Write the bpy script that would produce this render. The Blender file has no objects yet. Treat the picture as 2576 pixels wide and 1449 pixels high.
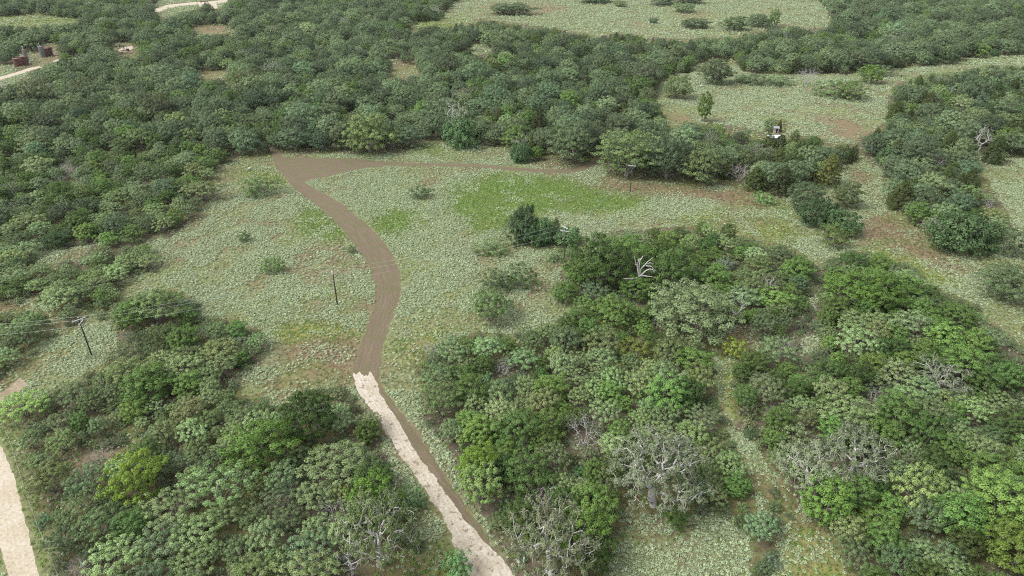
import bpy, math, random
import numpy as np
from mathutils import Vector

# ------------------------------------------------------------------ camera, world, sun, exposure
R = math.radians
scene = bpy.context.scene
COL = scene.collection
PITCH = R(28.9)
CAM_H = 82.0
PW, PH, PF = 2576.0, 1449.0, 1718.6          # photo pixels used for measuring, focal length in them
cam_data = bpy.data.cameras.new('camera')
cam_data.sensor_width = 36.0
cam_data.lens = 36.0 * PF / PW
cam_data.clip_start = 1.0
cam_data.clip_end = 6000.0
cam = bpy.data.objects.new('camera', cam_data)
cam.location = (0, 0, CAM_H)
cam.rotation_euler = (R(90) - PITCH, 0, 0)
COL.objects.link(cam)
scene.camera = cam

SUN_EL, SUN_AZ = R(52), R(-105)              # overcast: a very soft sun, high, from the left
world = bpy.data.worlds.new('World')
scene.world = world
world.use_nodes = True
wn = world.node_tree.nodes; wl = world.node_tree.links
for n in list(wn): wn.remove(n)
sky = wn.new('ShaderNodeTexSky')
sky.sky_type = 'NISHITA'; sky.sun_disc = False
sky.sun_elevation = SUN_EL; sky.sun_rotation = SUN_AZ
sky.air_density = 1.0; sky.dust_density = 2.0; sky.ozone_density = 1.0
hs = wn.new('ShaderNodeHueSaturation'); hs.inputs['Saturation'].default_value = 0.20
bg = wn.new('ShaderNodeBackground'); bg.inputs['Strength'].default_value = 0.15
wo = wn.new('ShaderNodeOutputWorld')
wl.new(sky.outputs[0], hs.inputs['Color']); wl.new(hs.outputs[0], bg.inputs['Color']); wl.new(bg.outputs[0], wo.inputs['Surface'])

sun_data = bpy.data.lights.new('sun', 'SUN')
sun_data.energy = 1.5
sun_data.angle = R(28)
sun_data.color = (1.0, 0.98, 0.95)
sun = bpy.data.objects.new('sun', sun_data)
sd = Vector((math.sin(SUN_AZ) * math.cos(SUN_EL), math.cos(SUN_AZ) * math.cos(SUN_EL), math.sin(SUN_EL)))
sun.rotation_euler = sd.to_track_quat('Z', 'Y').to_euler()
sun.location = (0, 0, 200)
COL.objects.link(sun)

scene.view_settings.view_transform = 'Standard'
scene.view_settings.look = 'None'
scene.view_settings.exposure = 1.32
scene.view_settings.gamma = 1.0
scene.view_settings.use_curve_mapping = False
scene.cycles.use_denoising = False
scene.cycles.filter_width = 1.1
scene.cycles.denoiser = 'OPENIMAGEDENOISE'
scene.cycles.denoising_input_passes = 'RGB_ALBEDO_NORMAL'
scene.cycles.denoising_prefilter = 'ACCURATE'
scene.cycles.max_bounces = 7
scene.cycles.diffuse_bounces = 5
scene.cycles.glossy_bounces = 1
scene.cycles.transmission_bounces = 4
scene.cycles.transparent_max_bounces = 4
scene.cycles.use_adaptive_sampling = False
scene.cycles.sample_clamp_indirect = 6.0

# ------------------------------------------------------------------ measuring: pixel <-> ground
CP, SP = math.cos(PITCH), math.sin(PITCH)
def ground(x, y, z=0.0):
    """photo pixel -> world x,y on the level z (numpy friendly)"""
    x = np.asarray(x, float); y = np.asarray(y, float)
    a = (x - PW / 2) / PF; b = (y - PH / 2) / PF
    dy = CP - b * SP; dz = -SP - b * CP
    t = (z - CAM_H) / dz
    return a * t, dy * t
def G(x, y, z=0.0):
    gx, gy = ground(x, y, z)
    return Vector((float(gx), float(gy), z))
def project(X, Y, Z):
    X = np.asarray(X, float); Y = np.asarray(Y, float); Z = np.asarray(Z, float) - CAM_H
    d = Y * CP - Z * SP
    u = Y * SP + Z * CP
    d = np.maximum(d, 1e-3)
    return PW / 2 + PF * X / d, PH / 2 - PF * u / d
def pxm(y):
    """photo pixels per metre (across) for a ground point at pixel row y"""
    return CP * (y + PF * math.tan(PITCH) - PH / 2) / CAM_H

# ------------------------------------------------------------------ noise in numpy
def vnoise(x, y, seed=0):
    x = np.asarray(x, float); y = np.asarray(y, float)
    xi = np.floor(x).astype(np.int64); yi = np.floor(y).astype(np.int64)
    fx = x - xi; fy = y - yi
    fx = fx * fx * (3 - 2 * fx); fy = fy * fy * (3 - 2 * fy)
    def h(a, b):
        n = (a * 374761393 + b * 668265263 + seed * 974634777) & 0x7fffffff
        n = ((n ^ (n >> 13)) * 1274126177) & 0x7fffffff
        n = ((n ^ (n >> 16)) * 374761397) & 0x7fffffff
        return (n & 0xffff) / 65535.0
    return (h(xi, yi) * (1 - fx) + h(xi + 1, yi) * fx) * (1 - fy) + (h(xi, yi + 1) * (1 - fx) + h(xi + 1, yi + 1) * fx) * fy
def fbm(x, y, scale, seed=0, octv=4):
    s = 0; a = 1; t = 0
    for o in range(octv):
        s = s + a * vnoise(np.asarray(x) / scale * 2 ** o + 17.3 * o, np.asarray(y) / scale * 2 ** o - 9.1 * o, seed + o)
        t += a; a *= 0.55
    return s / t

# ------------------------------------------------------------------ masks measured from the photo
MX0, MY0, MX1, MY1, MS = -900, -215, 3476, 2400, 2.0
MW, MH = int((MX1 - MX0) / MS), int((MY1 - MY0) / MS)
def raster(polys):
    m = np.zeros((MH, MW), bool)
    for p in polys:
        p = np.array(p, float)
        xs = (p[:, 0] - MX0) / MS; ys = (p[:, 1] - MY0) / MS
        n = len(p)
        j0, j1 = max(0, int(ys.min())), min(MH - 1, int(ys.max()) + 1)
        for j in range(j0, j1 + 1):
            yc = j + 0.5; cr = []
            for i in range(n):
                y0, y1 = ys[i], ys[(i + 1) % n]
                if (y0 <= yc) != (y1 <= yc):
                    cr.append(xs[i] + (yc - y0) / (y1 - y0) * (xs[(i + 1) % n] - xs[i]))
            cr.sort()
            for k in range(0, len(cr) - 1, 2):
                a, b = max(0, int(math.ceil(cr[k] - .5))), min(MW, int(math.floor(cr[k + 1] - .5)) + 1)
                if b > a: m[j, a:b] ^= True
    return m
def look(m, x, y):
    i = np.clip(((np.asarray(x) - MX0) / MS).astype(int), 0, MW - 1)
    j = np.clip(((np.asarray(y) - MY0) / MS).astype(int), 0, MH - 1)
    return m[j, i]

# everything that is not forest, traced where the grass or the bare ground shows
OPEN = raster([
    # main meadow
    [(700, 388), (850, 390), (930, 390), (1010, 386), (1060, 366), (1120, 360), (1200, 366), (1290, 376), (1296, 396), (1330, 412),
     (1385, 402), (1405, 412), (1480, 412), (1500, 396), (1522, 412), (1530, 442), (1570, 460), (1640, 457), (1720, 462), (1800, 464),
     (1850, 472), (1900, 482), (1960, 494), (2000, 480), (2060, 470), (2098, 430), (2130, 412), (2180, 400), (2222, 430), (2225, 475), (2240, 522),
     (2290, 562), (2338, 592), (2345, 612), (2370, 632), (2440, 644), (2500, 644), (2520, 600), (2545, 570), (2510, 500), (2470, 420), (2500, 400), (2640, 400), (2900, 430),
     (2900, 900), (2640, 900), (2576, 868), (2530, 835), (2480, 795), (2450, 765), (2400, 742), (2350, 722), (2300, 672), (2240, 640), (2160, 630), (2130, 635), (2080, 660),
     (2060, 680), (2040, 655), (1990, 618), (1920, 600), (1860, 578), (1830, 556), (1760, 560), (1700, 572), (1640, 577), (1550, 577), (1500, 602),
     (1470, 622), (1425, 662), (1412, 700), (1418, 735), (1470, 745), (1440, 775), (1400, 812), (1330, 832), (1280, 842), (1200, 837), (1120, 857),
     (1080, 882), (1040, 912), (1052, 962), (1062, 1012), (1072, 1062), (1112, 1112), (1150, 1152), (1165, 1202), (1200, 1282), (1240, 1318),
     (1268, 1385), (1330, 1500), (1480, 1700), (1600, 1900), (1350, 1900), (1230, 1700), (1110, 1500), (1055, 1400), (1045, 1320), (1012, 1260), (985, 1200), (962, 1130), (952, 1060), (905, 1000), (860, 972),
     (800, 975), (765, 985), (740, 1010), (700, 1030), (660, 1002), (600, 975), (590, 945), (640, 915), (672, 870), (662, 840), (620, 812),
     (550, 806), (500, 795), (492, 757), (440, 732), (350, 742), (305, 765), (300, 720), (320, 695), (395, 682), (402, 650), (370, 612), (432, 600), (500, 542),
     (542, 492), (534, 450), (545, 420), (590, 402), (640, 402), (685, 400)],
    # strip between left shrubs and forest
    [(40, 626), (150, 628), (232, 616), (300, 602), (380, 592), (420, 604), (372, 612), (330, 606), (240, 618), (225, 640), (190, 660), (110, 668), (95, 648), (60, 644)],
    # clearing round the leftmost pole
    [(-300, 950), (0, 950), (60, 902), (140, 840), (120, 800), (150, 765), (200, 768), (262, 800), (290, 832), (310, 872), (255, 925), (190, 955), (125, 985), (60, 1010), (0, 1024), (-300, 1040)],
    [(-200, 760), (0, 765), (70, 752), (165, 765), (215, 800), (185, 840), (120, 780), (60, 785), (-200, 795)],
    # left road and its verge
    [(-300, 1010), (0, 1000), (15, 1040), (48, 1130), (80, 1230), (110, 1330), (150, 1449), (230, 1700), (-50, 1700), (-300, 1400)],
    # bottom right clearing
    [(1525, 1310), (1560, 1296), (1660, 1296), (1700, 1300), (1760, 1290), (1800, 1280), (1850, 1300), (1880, 1360), (1890, 1449), (1930, 1600), (1480, 1600), (1510, 1449), (1535, 1400)],
    [(1945, 1449), (1950, 1380), (1960, 1320), (2010, 1276), (2060, 1250), (2090, 1300), (2100, 1380), (2140, 1449), (2180, 1600), (1960, 1600)],
    # corridor through the right thicket
    [(1790, 840), (1850, 815), (1900, 830), (1890, 880), (1850, 900), (1840, 960), (1850, 1020), (1870, 1080), (1910, 1140), (1950, 1210), (1940, 1290), (1900, 1300), (1890, 1200), (1850, 1120), (1820, 1040), (1795, 960), (1790, 900)],
    [(1655, 700), (1700, 690), (1760, 730), (1770, 775), (1700, 790), (1640, 760), (1590, 765), (1570, 745), (1640, 740)],
    [(2040, 690), (2065, 720), (2050, 780), (2030, 770)], [(2010, 850), (2060, 840), (2050, 880), (2010, 900)],
    [(190, 1130), (330, 1110), (300, 1150), (250, 1170), (160, 1180)], [(400, 1090), (420, 1110), (400, 1130)],
    # upper right meadow
    [(1650, 242), (1656, 214), (1690, 190), (1735, 186), (1752, 165), (1790, 150), (1850, 154), (1868, 182), (1930, 190), (2008, 190), (2060, 186), (2130, 190), (2180, 178), (2250, 176), (2380, 164), (2420, 150), (2576, 140), (3000, 135), (3000, 172),
     (2576, 168), (2480, 163), (2440, 178), (2300, 192), (2242, 222), (2228, 272), (2240, 300), (2190, 332), (2160, 362), (2105, 366), (2060, 346), (1980, 342), (1900, 330), (1830, 316), (1790, 312), (1730, 308), (1690, 320), (1668, 280)],
    # far field
    [(1030, 66), (1060, 58), (1112, 54), (1122, 30), (1150, 5), (1180, -40), (1300, -60), (2050, -60), (2055, 0), (2095, 32), (2080, 72), (2010, 68), (1960, 62), (1900, 78), (1850, 92), (1800, 97), (1700, 100),
     (1620, 92), (1560, 82), (1500, 92), (1400, 72), (1300, 60), (1200, 46), (1180, 62), (1110, 62), (1050, 72)],
    [(1175, 115), (1220, 112), (1240, 130), (1190, 138)],
    # left distance
    [(-200, 42), (0, 44), (120, 38), (150, 46), (240, 54), (250, 62), (160, 62), (60, 66), (0, 66), (-200, 70)],
    [(388, 18), (400, 0), (430, -30), (580, -30), (560, 20), (500, 24), (460, 30), (420, 44), (400, 44)],
    [(485, 66), (560, 66), (600, 78), (560, 88), (495, 88)],
    [(-200, 176), (30, 166), (75, 160), (88, 168), (62, 196), (30, 215), (-200, 235)],
    [(285, 108), (335, 106), (335, 134), (290, 138)], [(80, 168), (140, 150), (140, 160), (90, 176)], [(34, 136), (84, 130), (88, 176), (36, 180)], [(98, 110), (150, 112), (150, 150), (100, 152)],
    [(1925, 300), (1975, 300), (1975, 366), (1920, 366)], [(505, -8), (535, -8), (540, 26), (500, 26)],
    [(490, 182), (575, 176), (570, 196), (500, 200)], [(985, 175), (1040, 165), (1060, 190), (1000, 195)], [(450, 320), (500, 310), (490, 328)],
    [(985, 150), (1000, 150), (1000, 190), (985, 190)], [(2445, 400), (2500, 395), (2560, 410), (2480, 420)],
])
FOREST = ~OPEN
GREEN = raster([
    [(1130, 472), (1200, 452), (1330, 442), (1420, 456), (1480, 472), (1570, 492), (1640, 502), (1600, 530), (1500, 530), (1400, 522), (1290, 545), (1260, 572), (1200, 592), (1180, 560), (1150, 530), (1120, 502)],
    [(940, 542), (990, 530), (1062, 530), (1040, 560), (970, 586), (928, 580)],
    [(745, 535), (800, 528), (840, 560), (872, 602), (830, 602), (770, 582)],
    [(1040, 372), (1100, 362), (1120, 380), (1060, 384)], [(900, 392), (950, 388), (960, 398), (910, 400)],
    [(1960, 495), (1985, 520), (1990, 560), (1960, 540)],
])
YELLOW = raster([
    [(-200, 40), (0, 42), (160, 36), (260, 52), (250, 64), (0, 70), (-200, 74)], [(1020, 50), (1130, 40), (1200, 60), (1050, 76)],
    [(590, 432), (680, 420), (718, 450), (732, 472), (690, 470), (612, 452)],
    [(1690, 552), (1750, 538), (1850, 528), (1980, 560), (2012, 590), (1960, 612), (1860, 575), (1770, 560)],
    [(2140, 620), (2250, 632), (2350, 680), (2420, 720), (2380, 730), (2300, 695), (2200, 652)],
    [(1000, 880), (1060, 850), (1130, 815), (1150, 830), (1060, 880), (1000, 930)],
    [(1820, 850), (1850, 860), (1850, 960), (1870, 1060), (1840, 1050), (1810, 950)],
    [(1990, 1330), (2080, 1320), (2120, 1400), (2140, 1500), (1980, 1500)],
    [(1080, 1380), (1150, 1360), (1170, 1449), (1060, 1500)],
    [(640, 830), (720, 830), (800, 800), (900, 840), (900, 870), (760, 870)],
    [(1690, 690), (1740, 715), (1720, 735), (1680, 720)],
])
BARE = raster([
    [(480, 60), (605, 60), (605, 92), (490, 92)], [(975, 145), (1065, 160), (1065, 198), (980, 198)], [(485, 175), (580, 170), (575, 200), (490, 204)], [(445, 305), (505, 305), (500, 332), (445, 330)], [(280, 105), (340, 105), (340, 140), (285, 140)], [(95, 108), (155, 110), (150, 165), (80, 180)],
    [(745, 862), (905, 842), (905, 940), (885, 962), (760, 955), (705, 925), (700, 890)],
    [(655, 955), (765, 948), (775, 990), (700, 1015)],
    [(1430, 448), (1560, 455), (1700, 465), (1850, 475), (1965, 500), (1900, 525), (1780, 500), (1600, 488), (1500, 470)],
    [(2160, 540), (2250, 540), (2380, 640), (2480, 690), (2420, 692), (2300, 640), (2170, 600)],
    [(2120, 425), (2180, 420), (2200, 470), (2230, 520), (2190, 520), (2150, 470)],
    [(1790, 830), (1890, 825), (1885, 885), (1840, 900), (1795, 880)],
    [(1890, 1170), (1935, 1190), (1945, 1280), (1905, 1290)],
    [(626, 716), (650, 710), (664, 728), (640, 738)],
    [(2095, 290), (2180, 300), (2170, 355), (2060, 340)], [(1665, 270), (1720, 290), (1740, 310), (1690, 320)],
    [(1700, 30), (1790, 26), (1780, 45), (1700, 45)],
    [(1230, 5), (1400, 8), (1440, 30), (1200, 40)], [(1900, 20), (1980, 22), (1960, 40)],
    [(1525, 1310), (1560, 1296), (1665, 1296), (1730, 1300), (1720, 1325), (1640, 1318), (1560, 1340)],
    [(1945, 1300), (2010, 1280), (2080, 1270), (2070, 1330), (1990, 1330)],
    [(1690, 740), (1760, 745), (1770, 775), (1660, 765)],
    [(-300, 950), (0, 955), (70, 905), (100, 910), (60, 945), (0, 1000), (-300, 1030)],
    [(120, 830), (150, 800), (185, 815), (190, 850), (150, 850)], [(-200, 760), (70, 752), (90, 775), (-200, 795)],
    [(180, 1130), (330, 1110), (300, 1150), (250, 1170), (160, 1180)],
    [(1110, 1270), (1150, 1310), (1140, 1340), (1090, 1300)], [(1340, 410), (1480, 418), (1460, 428), (1350, 424)],
    [(540, 440), (570, 420), (580, 450), (548, 470)],
])

def feather(m, rx=9, ry=5, n=3):
    f = m.astype(np.float32)
    for _ in range(n):
        for ax, r in ((1, rx), (0, ry)):
            c = np.cumsum(np.concatenate([np.repeat(np.take(f, [0], ax), r + 1, ax), f, np.repeat(np.take(f, [-1], ax), r, ax)], ax), ax)
            k = 2 * r + 1
            f = (np.take(c, range(k, c.shape[ax]), ax) - np.take(c, range(0, c.shape[ax] - k), ax)) / k
    return f
GREENF = feather(GREEN, 12, 5); YELLOWF = feather(YELLOW, 9, 4); BAREF = feather(BARE, 9, 4)
# ------------------------------------------------------------------ materials
def nodes_of(m):
    m.use_nodes = True
    return m.node_tree.nodes, m.node_tree.links
def simple_mat(name, col, rough=0.8, metal=0.0, var=0.25, scale=6.0, col2=None):
    m = bpy.data.materials.new(name); N, L = nodes_of(m)
    b = N['Principled BSDF']; b.inputs['Roughness'].default_value = rough; b.inputs['Metallic'].default_value = metal
    tc = N.new('ShaderNodeTexCoord'); nz = N.new('ShaderNodeTexNoise'); nz.inputs['Scale'].default_value = scale; nz.inputs['Detail'].default_value = 5
    mx = N.new('ShaderNodeMix'); mx.data_type = 'RGBA'
    c2 = col2 or tuple(c * (1 - var) for c in col)
    mx.inputs[6].default_value = (*c2, 1); mx.inputs[7].default_value = (*col, 1)
    rp = N.new('ShaderNodeMapRange'); rp.inputs[1].default_value = 0.35; rp.inputs[2].default_value = 0.65
    L.new(tc.outputs['Object'], nz.inputs['Vector']); L.new(nz.outputs[0], rp.inputs[0]); L.new(rp.outputs[0], mx.inputs[0]); L.new(mx.outputs[2], b.inputs['Base Color'])
    return m
def leaf_mat(name, ca, cb, cc, trans=0.22, lo=0.62, hi=1.35, rough=0.6):
    """ca..cb picked per plant, cc per leaf"""
    m = bpy.data.materials.new(name); N, L = nodes_of(m)
    for n in list(N): N.remove(n)
    out = N.new('ShaderNodeOutputMaterial')
    oi = N.new('ShaderNodeObjectInfo'); at = N.new('ShaderNodeAttribute'); at.attribute_name = 'shade'
    m1 = N.new('ShaderNodeMix'); m1.data_type = 'RGBA'; m1.inputs[6].default_value = (*ca, 1); m1.inputs[7].default_value = (*cb, 1)
    L.new(oi.outputs['Random'], m1.inputs[0])
    pw = N.new('ShaderNodeMath'); pw.operation = 'POWER'; pw.inputs[1].default_value = 2.2
    L.new(at.outputs['Fac'], pw.inputs[0])
    m2 = N.new('ShaderNodeMix'); m2.data_type = 'RGBA'; m2.inputs[7].default_value = (*cc, 1)
    L.new(m1.outputs[2], m2.inputs[6]); L.new(pw.outputs[0], m2.inputs[0])
    # brightness of the plant
    fr = N.new('ShaderNodeMath'); fr.operation = 'MULTIPLY'; fr.inputs[1].default_value = 7.31
    L.new(oi.outputs['Random'], fr.inputs[0])
    f2 = N.new('ShaderNodeMath'); f2.operation = 'FRACT'; L.new(fr.outputs[0], f2.inputs[0])
    mr = N.new('ShaderNodeMapRange'); mr.inputs[3].default_value = lo; mr.inputs[4].default_value = hi; L.new(f2.outputs[0], mr.inputs[0])
    m3 = N.new('ShaderNodeMix'); m3.data_type = 'RGBA'; m3.blend_type = 'MULTIPLY'; m3.inputs[0].default_value = 1
    L.new(m2.outputs[2], m3.inputs[6]); L.new(mr.outputs[0], m3.inputs[7])
    m4 = N.new('ShaderNodeMix'); m4.data_type = 'RGBA'; m4.blend_type = 'MULTIPLY'; m4.inputs[0].default_value = 1
    L.new(m3.outputs[2], m4.inputs[6]); L.new(oi.outputs['Color'], m4.inputs[7])
    d = N.new('ShaderNodeBsdfPrincipled'); d.inputs['Roughness'].default_value = rough; d.inputs['Specular IOR Level'].default_value = 0.25
    t = N.new('ShaderNodeBsdfTranslucent')
    L.new(m4.outputs[2], d.inputs['Base Color']); L.new(m4.outputs[2], t.inputs['Color'])
    an_ = N.new('ShaderNodeAttribute'); an_.attribute_name = 'puff'
    vt = N.new('ShaderNodeVectorTransform'); vt.vector_type = 'NORMAL'; vt.convert_from = 'OBJECT'; vt.convert_to = 'WORLD'
    L.new(an_.outputs['Vector'], vt.inputs[0]); L.new(vt.outputs[0], d.inputs['Normal']); L.new(vt.outputs[0], t.inputs['Normal'])
    ms = N.new('ShaderNodeMixShader'); ms.inputs[0].default_value = trans
    L.new(d.outputs[0], ms.inputs[1]); L.new(t.outputs[0], ms.inputs[2]); L.new(ms.outputs[0], out.inputs['Surface'])
    return m
M = {}
M['mesquite'] = leaf_mat('mesquite_leaves', (0.165, 0.230, 0.098), (0.140, 0.222, 0.062), (0.240, 0.318, 0.142))
M['broadleaf'] = leaf_mat('broadleaf_leaves', (0.068, 0.130, 0.026), (0.100, 0.180, 0.036), (0.140, 0.220, 0.055))
M['oak'] = leaf_mat('oak_leaves', (0.088, 0.140, 0.062), (0.120, 0.178, 0.070), (0.170, 0.226, 0.116), lo=0.6, hi=1.5)
M['lichen_oak'] = leaf_mat('lichen_oak_leaves', (0.148, 0.182, 0.098), (0.140, 0.176, 0.085), (0.215, 0.245, 0.150), lo=0.8, hi=1.2)
M['juniper'] = leaf_mat('juniper_leaves', (0.048, 0.078, 0.018), (0.068, 0.098, 0.024), (0.100, 0.130, 0.036))
M['shrub'] = leaf_mat('shrub_leaves', (0.128, 0.175, 0.080), (0.110, 0.175, 0.054), (0.190, 0.240, 0.122))
M['vine'] = leaf_mat('vine_leaves', (0.050, 0.098, 0.036), (0.062, 0.115, 0.042), (0.140, 0.215, 0.095))
M['croton'] = leaf_mat('croton_leaves', (0.240, 0.310, 0.182), (0.275, 0.328, 0.172), (0.320, 0.385, 0.230), trans=0.1, lo=0.75, hi=1.2, rough=0.8)
M['herb'] = leaf_mat('herb_leaves', (0.100, 0.195, 0.034), (0.135, 0.225, 0.044), (0.175, 0.260, 0.070), lo=0.75, hi=1.2)
M['drygrass'] = leaf_mat('dry_grass_blades', (0.220, 0.190, 0.100), (0.180, 0.180, 0.070), (0.280, 0.250, 0.140), lo=0.75, hi=1.2)
M['bark'] = simple_mat('grey_bark', (0.20, 0.18, 0.155), 0.9, var=0.5, scale=9)
M['pale_bark'] = simple_mat('lichen_bark', (0.50, 0.48, 0.44), 0.9, var=0.35, scale=9)
M['dead_bark'] = simple_mat('bleached_wood', (0.34, 0.325, 0.305), 0.85, var=0.4, scale=7)
M['white_wood'] = simple_mat('sun_bleached_wood', (0.46, 0.44, 0.41), 0.85, var=0.35, scale=7)
M['dark_bark'] = simple_mat('dark_bark', (0.13, 0.105, 0.085), 0.9, var=0.5, scale=9)

# ------------------------------------------------------------------ mesh helpers
def fast_mesh(name, V, F, mats, mat_idx=None, attrs=None, smooth=None):
    """V (n,3), F list of (m,k) arrays of faces"""
    me = bpy.data.meshes.new(name)
    V = np.asarray(V, np.float32)
    F = [np.asarray(f, np.int32) for f in F if len(f)]
    nl = sum(f.size for f in F); npoly = sum(len(f) for f in F)
    me.vertices.add(len(V)); me.vertices.foreach_set('co', V.ravel())
    me.loops.add(nl); me.polygons.add(npoly)
    me.loops.foreach_set('vertex_index', np.concatenate([f.ravel() for f in F]))
    tot = np.concatenate([np.full(len(f), f.shape[1], np.int32) for f in F])
    st = np.concatenate([[0], np.cumsum(tot)[:-1]]).astype(np.int32)
    me.polygons.foreach_set('loop_start', st)
    for m in mats: me.materials.append(m)
    if mat_idx is not None: me.polygons.foreach_set('material_index', np.asarray(mat_idx, np.int32))
    me.update(calc_edges=True)
    for k, (dt, dom, a) in (attrs or {}).items():
        at = me.attributes.new(k, dt, dom)
        key = {'FLOAT': 'value', 'INT': 'value', 'FLOAT_VECTOR': 'vector', 'FLOAT_COLOR': 'color'}[dt]
        at.data.foreach_set(key, np.asarray(a, np.int32 if dt == 'INT' else np.float32).ravel())
    if smooth is not None:
        me.polygons.foreach_set('use_smooth', np.full(npoly, smooth, bool))
    return me
def frusta(P0, P1, R0, R1, sides):
    """independent tapered tubes for branch segments"""
    P0 = np.asarray(P0); P1 = np.asarray(P1); n = len(P0)
    if n == 0: return np.zeros((0, 3)), np.zeros((0, 4), int)
    d = P1 - P0; d /= np.maximum(np.linalg.norm(d, axis=1, keepdims=True), 1e-6)
    ref = np.where(np.abs(d[:, 2:3]) < 0.9, np.array([[0, 0, 1.0]]), np.array([[1.0, 0, 0]]))
    u = np.cross(d, ref); u /= np.linalg.norm(u, axis=1, keepdims=True); v = np.cross(d, u)
    an = np.arange(sides) * 2 * math.pi / sides
    ring = np.cos(an)[None, :, None] * u[:, None, :] + np.sin(an)[None, :, None] * v[:, None, :]
    A = P0[:, None, :] + ring * np.asarray(R0)[:, None, None]
    B = P1[:, None, :] + ring * np.asarray(R1)[:, None, None]
    V = np.concatenate([A, B], axis=1).reshape(-1, 3)
    k = np.arange(sides); k2 = (k + 1) % sides
    q = np.stack([k, k2, k2 + sides, k + sides], axis=1)
    Fq = (np.arange(n) * 2 * sides)[:, None, None] + q[None]
    return V, Fq.reshape(-1, 4)
class MB:
    """small mesh builder for made objects"""
    def __init__(s): s.V = []; s.F = []
    def add(s, V, F):
        o = len(s.V); s.V += [tuple(v) for v in V]; s.F += [tuple(i + o for i in f) for f in F]; return s
    def box(s, c, d, rz=0.0, tilt=None):
        hx, hy, hz = d[0] / 2, d[1] / 2, d[2] / 2; ca, sa = math.cos(rz), math.sin(rz)
        V = []
        for z in (-hz, hz):
            for x, y in ((-hx, -hy), (hx, -hy), (hx, hy), (-hx, hy)):
                V.append((c[0] + x * ca - y * sa, c[1] + x * sa + y * ca, c[2] + z))
        return s.add(V, [(3, 2, 1, 0), (4, 5, 6, 7), (0, 1, 5, 4), (1, 2, 6, 5), (2, 3, 7, 6), (3, 0, 4, 7)])
    def tube(s, p0, p1, r0, r1=None, n=8, caps=True):
        p0 = Vector(p0); p1 = Vector(p1); r1 = r0 if r1 is None else r1
        d = (p1 - p0).normalized(); ref = Vector((0, 0, 1)) if abs(d.z) < 0.9 else Vector((1, 0, 0))
        u = d.cross(ref).normalized(); v = d.cross(u)
        V = []
        for p, r in ((p0, r0), (p1, r1)):
            for i in range(n):
                a = 2 * math.pi * i / n; V.append(p + u * (math.cos(a) * r) + v * (math.sin(a) * r))
        F = [(i, (i + 1) % n, (i + 1) % n + n, i + n) for i in range(n)]
        if caps: F += [tuple(range(n))[::-1], tuple(range(n, 2 * n))]
        return s.add(V, F)
    def lathe(s, c, prof, n=24):
        V = []; F = []
        for r, z in prof:
            for i in range(n):
                a = 2 * math.pi * i / n; V.append((c[0] + r * math.cos(a), c[1] + r * math.sin(a), c[2] + z))
        for j in range(len(prof) - 1):
            for i in range(n): F.append((j * n + i, j * n + (i + 1) % n, (j + 1) * n + (i + 1) % n, (j + 1) * n + i))
        F.append(tuple(range(n))[::-1]); F.append(tuple(range((len(prof) - 1) * n, len(prof) * n)))
        return s.add(V, F)
    def build(s, name, mat, parent=None):
        me = bpy.data.meshes.new(name); me.from_pydata(s.V, [], s.F); me.materials.append(mat); me.update()
        o = bpy.data.objects.new(name, me); COL.objects.link(o)
        if parent: o.parent = parent
        return o
def tag(o, label=None, cat=None, group=None, kind=None):
    if label: o['label'] = label
    if cat: o['category'] = cat
    if group: o['group'] = group
    if kind: o['kind'] = kind
    return o
def empty(name, loc, rz=0.0):
    o = bpy.data.objects.new(name, None); o.empty_display_size = 0.5
    o.location = loc; o.rotation_euler = (0, 0, rz); COL.objects.link(o); return o

# ------------------------------------------------------------------ ground sheet
def ramp_axis(lo, hi, c0, c1, step, grow):
    a = list(np.arange(c0, c1 + step, step))
    s = step; x = a[-1]
    while x < hi: s *= grow; x += s; a.append(x)
    s = step; x = a[0]; pre = []
    while x > lo: s *= grow; x -= s; pre.append(x)
    return np.array(pre[::-1] + a)
gx = ramp_axis(-4000, 4000, -150, 165, 1.3, 1.035)
gy = ramp_axis(-1500, 6000, 45, 290, 1.15, 1.03)
GX, GY = np.meshgrid(gx, gy)
fx, fy = GX.ravel(), GY.ravel()
wx = fx + 5.0 * (fbm(fx, fy, 9, 3) - 0.5) + 2 * (fbm(fx, fy, 2.2, 31) - 0.5)
wy = fy + 5.0 * (fbm(fx, fy, 9, 5) - 0.5) + 2 * (fbm(fx, fy, 2.2, 33) - 0.5)
front = fy > 30
ppx, ppy = project(wx, np.maximum(wy, 31), 0 * wx)
def gm(m): return look(m, ppx, ppy) & front
n1 = fbm(fx, fy, 14, 7); n2 = fbm(fx, fy, 4, 11); n3 = fbm(fx, fy, 45, 13)
colr = np.zeros((len(fx), 3))
def lerp(a, b, t): return a + (np.asarray(b) - a) * np.clip(t, 0, 1)[:, None]
soil = np.array([0.165, 0.140, 0.080]); grass = np.array([0.165, 0.182, 0.078]); litter = np.array([0.115, 0.092, 0.066])
colr[:] = soil
colr = lerp(colr, grass, (n1 - 0.34) * 4)
colr = lerp(colr, (0.185, 0.200, 0.105), (n2 - 0.46) * 4)
mk = gm(FOREST)
colr[mk] = lerp(np.tile(litter, (mk.sum(), 1)), (0.135, 0.125, 0.055), ((n1 - 0.45) * 5)[mk])
def gf(m): return np.where(front, look(m, ppx, ppy), 0) * (0.55 + 0.9 * n2) * 1.15
gw, yw, bw = gf(GREENF), gf(YELLOWF), gf(BAREF)
colr = colr + (lerp(np.tile((0.150, 0.205, 0.055), (len(fx), 1)), (0.165, 0.175, 0.065), (n2 - 0.5) * 4) - colr) * np.clip(gw, 0, 1)[:, None]
colr = colr + (lerp(np.tile((0.190, 0.200, 0.058), (len(fx), 1)), (0.185, 0.165, 0.085), (n1 - 0.48) * 5) - colr) * np.clip(yw, 0, 1)[:, None]
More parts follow.
